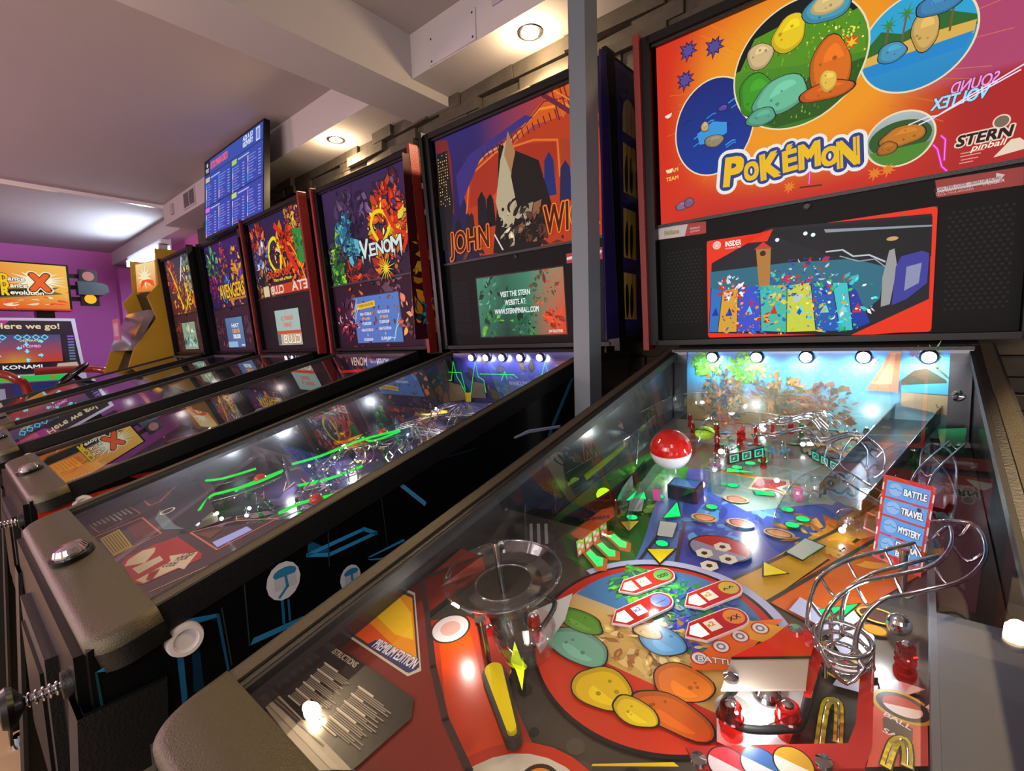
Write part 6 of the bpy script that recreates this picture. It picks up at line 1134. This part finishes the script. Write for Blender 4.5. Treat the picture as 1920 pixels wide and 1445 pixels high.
spikes(m, fM, .80, .62, .09, .20, 17, '#f8f4d0', ink='#4a4030'); m.poly(fM, [(.25, .30), (.55, .42), (.93, .50), (.88, .42), (.95, .36), (.60, .24), (.40, .16)], None, '#6a6230', 'glow'); m.poly(fM, [(.28, .31), (.55, .40), (.9, .47), (.85, .38), (.6, .27), (.40, .19)], None, '#1c1a14', 'glow')
for tx, x, z, w in (('Dance', .68, .60, .095), ('Dance', .69, .46, .095), ('Revolution', .735, .32, .19)):
    m.text(fM, tx[0], .612, z - .02, .040, .15, .0088, '#f8d018', 'glow', bold=.06, outline='#2a2010', ol=.12); m.text(fM, tx[1:], x, z, w, .085, .009, '#fff8e8', 'glow', bold=.04, outline='#2a2010', ol=.12)
m.text(fM, 'X', .815, .42, .115, .34, .0092, '#f0601c', 'glow', bold=.06, outline=[('#f8f0c8', .16), ('#3a2010', .11)]); m.rect(fM, .0, 1, .0, .03, .009, '#c83a18', 'glow'); m.build('marquee', r, 'orange sunburst sign with dance title')
for z_, kind in ((1.955, 0), (1.845, 1), (1.73, 0)):
    m = MB(); y1 = yr + .02
    m.box(fD, yr - .02, y1 + .10, z_ - .02, z_ + .02, -.06, -.03, mat='deep_black')
    if kind: m.prism(fD, [(y1 + .03, z_ - .075), (y1 + .22, z_ - .075), (y1 + .265, z_ - .04), (y1 + .26, z_ + .02), (y1 + .22, z_ + .045), (y1 + .03, z_ + .055)], -.08, .06, '#1c2426', 'plain')
    else:
        m.box(fD, y1 + .05, y1 + .19, z_ - .065, z_ + .065, -.05, .02, mat='deep_black'); m.disc(fD, y1 + .12, z_, .046, .0225, '#7a4034' if z_ > 1.9 else '#f09a18', 'lit' if z_ < 1.9 else 'plain')
    m.build('stage_lamp', r)
m = MB(); c = [(-0.301,1.535),(-0.288,0.881)]; yT, zT = c[0]; yB_, zB_ = c[1]; zL = .15
m.prism(fD, [(y0 + .0, zT), (yT, zT), (yT + .10, zL), (y0 - .1, zL)], -.5, 0, '#c8ccd8', 'plain'); m.box(fD, y0 + .1, y0 + .25, zT, zb, -.3, -.1, mat='deep_black'); m.box(fD, yr - .25, yr - .12, zT, zb, -.3, -.1, mat='deep_black'); m.build('monitor_cabinet', r)
m = MB(); m.lv = .002; m.poly(fD, [(y0 + .02, zT - .025), (yT - .03, zT - .025), (yT + .015, 1.01), (y0, 1.01)], None, '#2c2430'); m.poly(fD, [(y0 + .02, zT - .025), (yT - .45, zT - .025), (yT - .55, zT - .13), (y0, zT - .13)], None, '#b83a98')
m.text(fD, 'Here we go!', yT - .335, zT - .10, .43, .050, None, '#e8d8a8', 'glow', bold=.03, outline='#4a3a30', ol=.05)  # lettering glows by itself so it stays readable on the dim panel
q = [(-0.818,1.425),(-0.372,1.435),(-0.376,1.116),(-0.844,1.135)]
m.poly(fD, [(yT - .95, 1.385), (yT - .14, 1.385), (yT - .10, 1.115), (yT - .95, 1.115)], None, '#14141c'); 
ax0, ax1, az0, az1 = yT - .94, yT - .15, 1.12, 1.38
m.grid(fD, ax0, ax1 + .03, az0, az1, 12, 8, lambda u, v: mixc(mixc('#b83a1c', '#3a4a78', v), '#d8c020', max(0, .55 - abs(u - .62) * 3) * max(0, 1 - v * 2.2)), None, 'screen')
def arrow(y, z, s, d, c='#78e0f8'):
    pts = [(0, -1), (1, 0), (.4, 0), (.4, .9), (-.4, .9), (-.4, 0), (-1, 0)]; k = {'d': (1, 0, 0, 1), 'u': (1, 0, 0, -1), 'l': (0, 1, 1, 0), 'r': (0, -1, 1, 0)}[d]
    m.poly(fD, [(y + s * (k[0] * a + k[1] * b), z + s * (k[2] * a + k[3] * b)) for a, b in pts], None, c, 'screen')
for g in (0, 1):
    bx = ax0 + .30 + g * .28
    for i, d in enumerate('ldur'): 
        m.disc(fD, bx + i * .06 - .05, 1.355, .028, None, '#78d8f0', 'screen', n=4); m.disc(fD, bx + i * .06 - .05, 1.355, .018, None, '#2a5a88', 'screen', n=4)
    m.text(fD, 'DESPERATE', bx + .03, 1.315, .14, .018, None, '#c8e8a0', 'screen', bold=.02); m.text(fD, '15 COMBO', bx + .03, 1.26, .13, .022, None, '#f8a8e8', 'screen', bold=.03)
    for y_, z_, d in ((bx - .05, 1.255, 'l'), (bx, 1.225, 'd'), (bx + .09, 1.185, 'r'), (bx + .0, 1.29, 'd'), (bx + .0, 1.14, 'u'), (bx + .10, 1.315, 'r')): arrow(y_, z_, .020, d)
m.poly(fD, [(yT - .62, 1.108), (yT - .18, 1.108), (yT - .28, 1.035), (yT - .52, 1.035)], None, '#1c1c24'); m.text(fD, 'KONAMI', yT - .40, 1.062, .26, .034, None, '#e8e8e8', 'glow', bold=.04); m.poly(fD, [(yT - .16, 1.10), (yT - .02, 1.11), (yT, 1.05), (yT - .18, 1.04)], None, '#d8d0a8'); m.poly(fD, [(yT - .9, 1.10), (yT - .66, 1.11), (yT - .64, 1.04), (yT - .9, 1.04)], None, '#d8d0a8')  # maker's name also given its own glow, though not a lamp
m.rect(fD, y0, yT - .03, .945, .995, None, '#28b848', 'glow')
for i in range(9): m.rect(fD, yT - .07, yT - .025, 1.13 + i * .028, 1.145 + i * .028, None, '#6a90a8' if i < 6 else '#8a68c8')
for y_ in (yT - .52, yT - .2): m.poly(fD, [(y_ - .02, .955), (y_ - .02, .985), (y_ + .02, .97)], None, '#d8a020')
m.build('game_screen', r, 'bright dance game screen with blue arrows')
m = MB(); m.box(fD, y0, yT + .05, .80, .94, 0, .30, '#3a2a58', 'plain'); m.poly(fD, [(yT - .5, .82), (yT - .18, .82), (yT - .18, .93), (yT - .5, .93)], .302, '#30408a'); m.poly(fD, [(yT - .95, .80), (yT - .55, .80), (yT - .55, .9), (yT - .95, .9)], .302, '#a8b8d0'); m.poly(fD, [(yT - .16, .82), (yT + .0, .82), (yT, .93), (yT - .16, .93)], .302, '#7a2a50'); m.box(fD, y0 - .1, yT + .1, .0, .8, -.2, .2, '#2a3038', 'plain'); m.build('control_box', r)
for c in ((-.80), (-.20)):
    m = MB(); m.tube([(.83, c + .05 + Y0, .15), (.83, c + .05 + Y0, .86), (.86, c - .02 + Y0, 1.0), (.8, c - .14 + Y0, 1.05), (.8, c - .5 + Y0, 1.05)], .032, 12, '#8a2c24', 'gloss'); m.build('safety_bar', r, 'thick red safety bar')
m = MB(); m.box(XYZ, .0, .88, -.7, .75, 0, .15, '#50545c', 'plain'); m.build('dance_stage', r)

r = root('arcade_cabinet', (-5.0, .0, 0), 0, 'yellow sided arcade cabinet with an orange and cream marquee below the fluorescent tube', 'arcade machine')
fy0 = plane_y(0); L = lambda pts: [(x + 5.0, z) for x, z in pts]
mq = L([(-5.17,1.967),(-4.554,1.925),(-4.577,1.68),(-5.195,1.716)])
m = MB(); m.prism(fy0, mq, -.22, .0, '#c8a060', 'plain'); m.build('marquee_box', r)
m = MB(); fq = lambda u, v, h: fy0(*(Vector(mq[3]).lerp(Vector(mq[2]), u)).lerp(Vector(mq[0]).lerp(Vector(mq[1]), u), v), h + .002); m.grid(fq, .03, .97, .03, .97, 6, 6, lambda u, v: mixc('#e8781c', '#f8e0a0', v), 0, 'glow'); spikes(m, fq, .45, .5, .16, .42, 11, '#f8f0c8', ink='#3a2a18'); m.poly(fq, [(.2, .08), (.5, .35), (.9, .15), (.85, .35), (.6, .42), (.3, .4)], None, '#e8501c', 'glow'); m.build('marquee', r, 'orange marquee with cream burst')
def sidep(x, nm):
    m = MB(); pr = [(.25, 0), (.25, 2.0), (-.02, 2.0), (-.02, 1.72), (-.10, 1.62), (-.05, 1.45), (-.22, 1.2), (-.30, .95), (-.20, .8), (-.28, .1), (-.28, 0)]; m.prism(lambda a, b, h: (x + h, a, b), pr, 0, .03, mat='yellow_panel'); return m.build(nm, r)
sidep(-.26, 'side_panel'); sidep(.52, 'side_panel')
m = MB(); m.prism(lambda a, b, h: (-.25 + h, a, b), [(.2, .1), (.2, 1.7), (-.0, 1.7), (.05, 1.5), (-.12, 1.2), (-.2, 1.0), (-.12, .8), (-.2, .1)], 0, .78, mat='deep_black'); m.build('cabinet_body', r)
m = MB(); m.prism(lambda a, b, h: (-.2 + h, a, b), [(-.03, 1.52), (-.09, 1.52), (-.24, 1.2), (-.19, 1.2)], 0, .68, '#8a7a80', 'gloss'); m.build('screen_glass', r)
m = MB(); m.box(fy0, .42, .62, 1.28, 1.44, .30, .31, '#b86a88', 'plain'); m.rect(fy0, .45, .59, 1.31, 1.41, .3105, '#d8a8b8'); m.build('poster', r, 'pink card on the side'); 
m = MB(); m.box(XYZ, -.24, .54, -.36, -.22, .93, .98, '#c8c0a0', 'plain'); m.lv = .0; comic(m, lambda a, b, h: (a, -.361 - h, b), (-.22, .52, .90, 1.0), [(0, .95, .3, ['#d8c040', '#c83a28', '#3a8a9a', '#e8e0d0'])], 40, 'art', size=(.03, .08)); m.build('control_panel', r)

r = root('racing_wheel', (-4.75, -.55, 0), 0, 'black steering wheel on a column seen edge on in front of the dance machine', 'steering wheel')
c = Vector((0, 0, 1.03)); dv = Vector((0, .763, .647)); ex = Vector((1, 0, 0)); nn = Vector((0, .647, -.763))
m = MB(); m.tube([c + dv * .117 * cos(a) + ex * .117 * sin(a) for a in [i * pi / 12 for i in range(24)]], .013, 8, mat='deep_black', closed=True, smooth=0)
for a in (.5, 2.6, 4.7): m.cyl(c, c + dv * .117 * cos(a) + ex * .117 * sin(a), .008, mat='steel')
m.build('wheel_rim', r)
m = MB(); m.cyl(c, c + nn * .12, .018, mat='deep_black'); m.cyl(c + nn * .11, (0, .09, 0), .03, mat='satin_black'); m.build('column', r)

# floor items at the lower left
m = MB(); m.prism(XYZ, [(-2.3, -1.75), (-1.2, -1.75), (-1.2, -1.28), (-2.3, -1.28)], 0, .012, '#3c3436', 'rubber'); tag(m.build('floor_mat'), 'dark rubber mat on the tan floor at the lower left', 'mat')
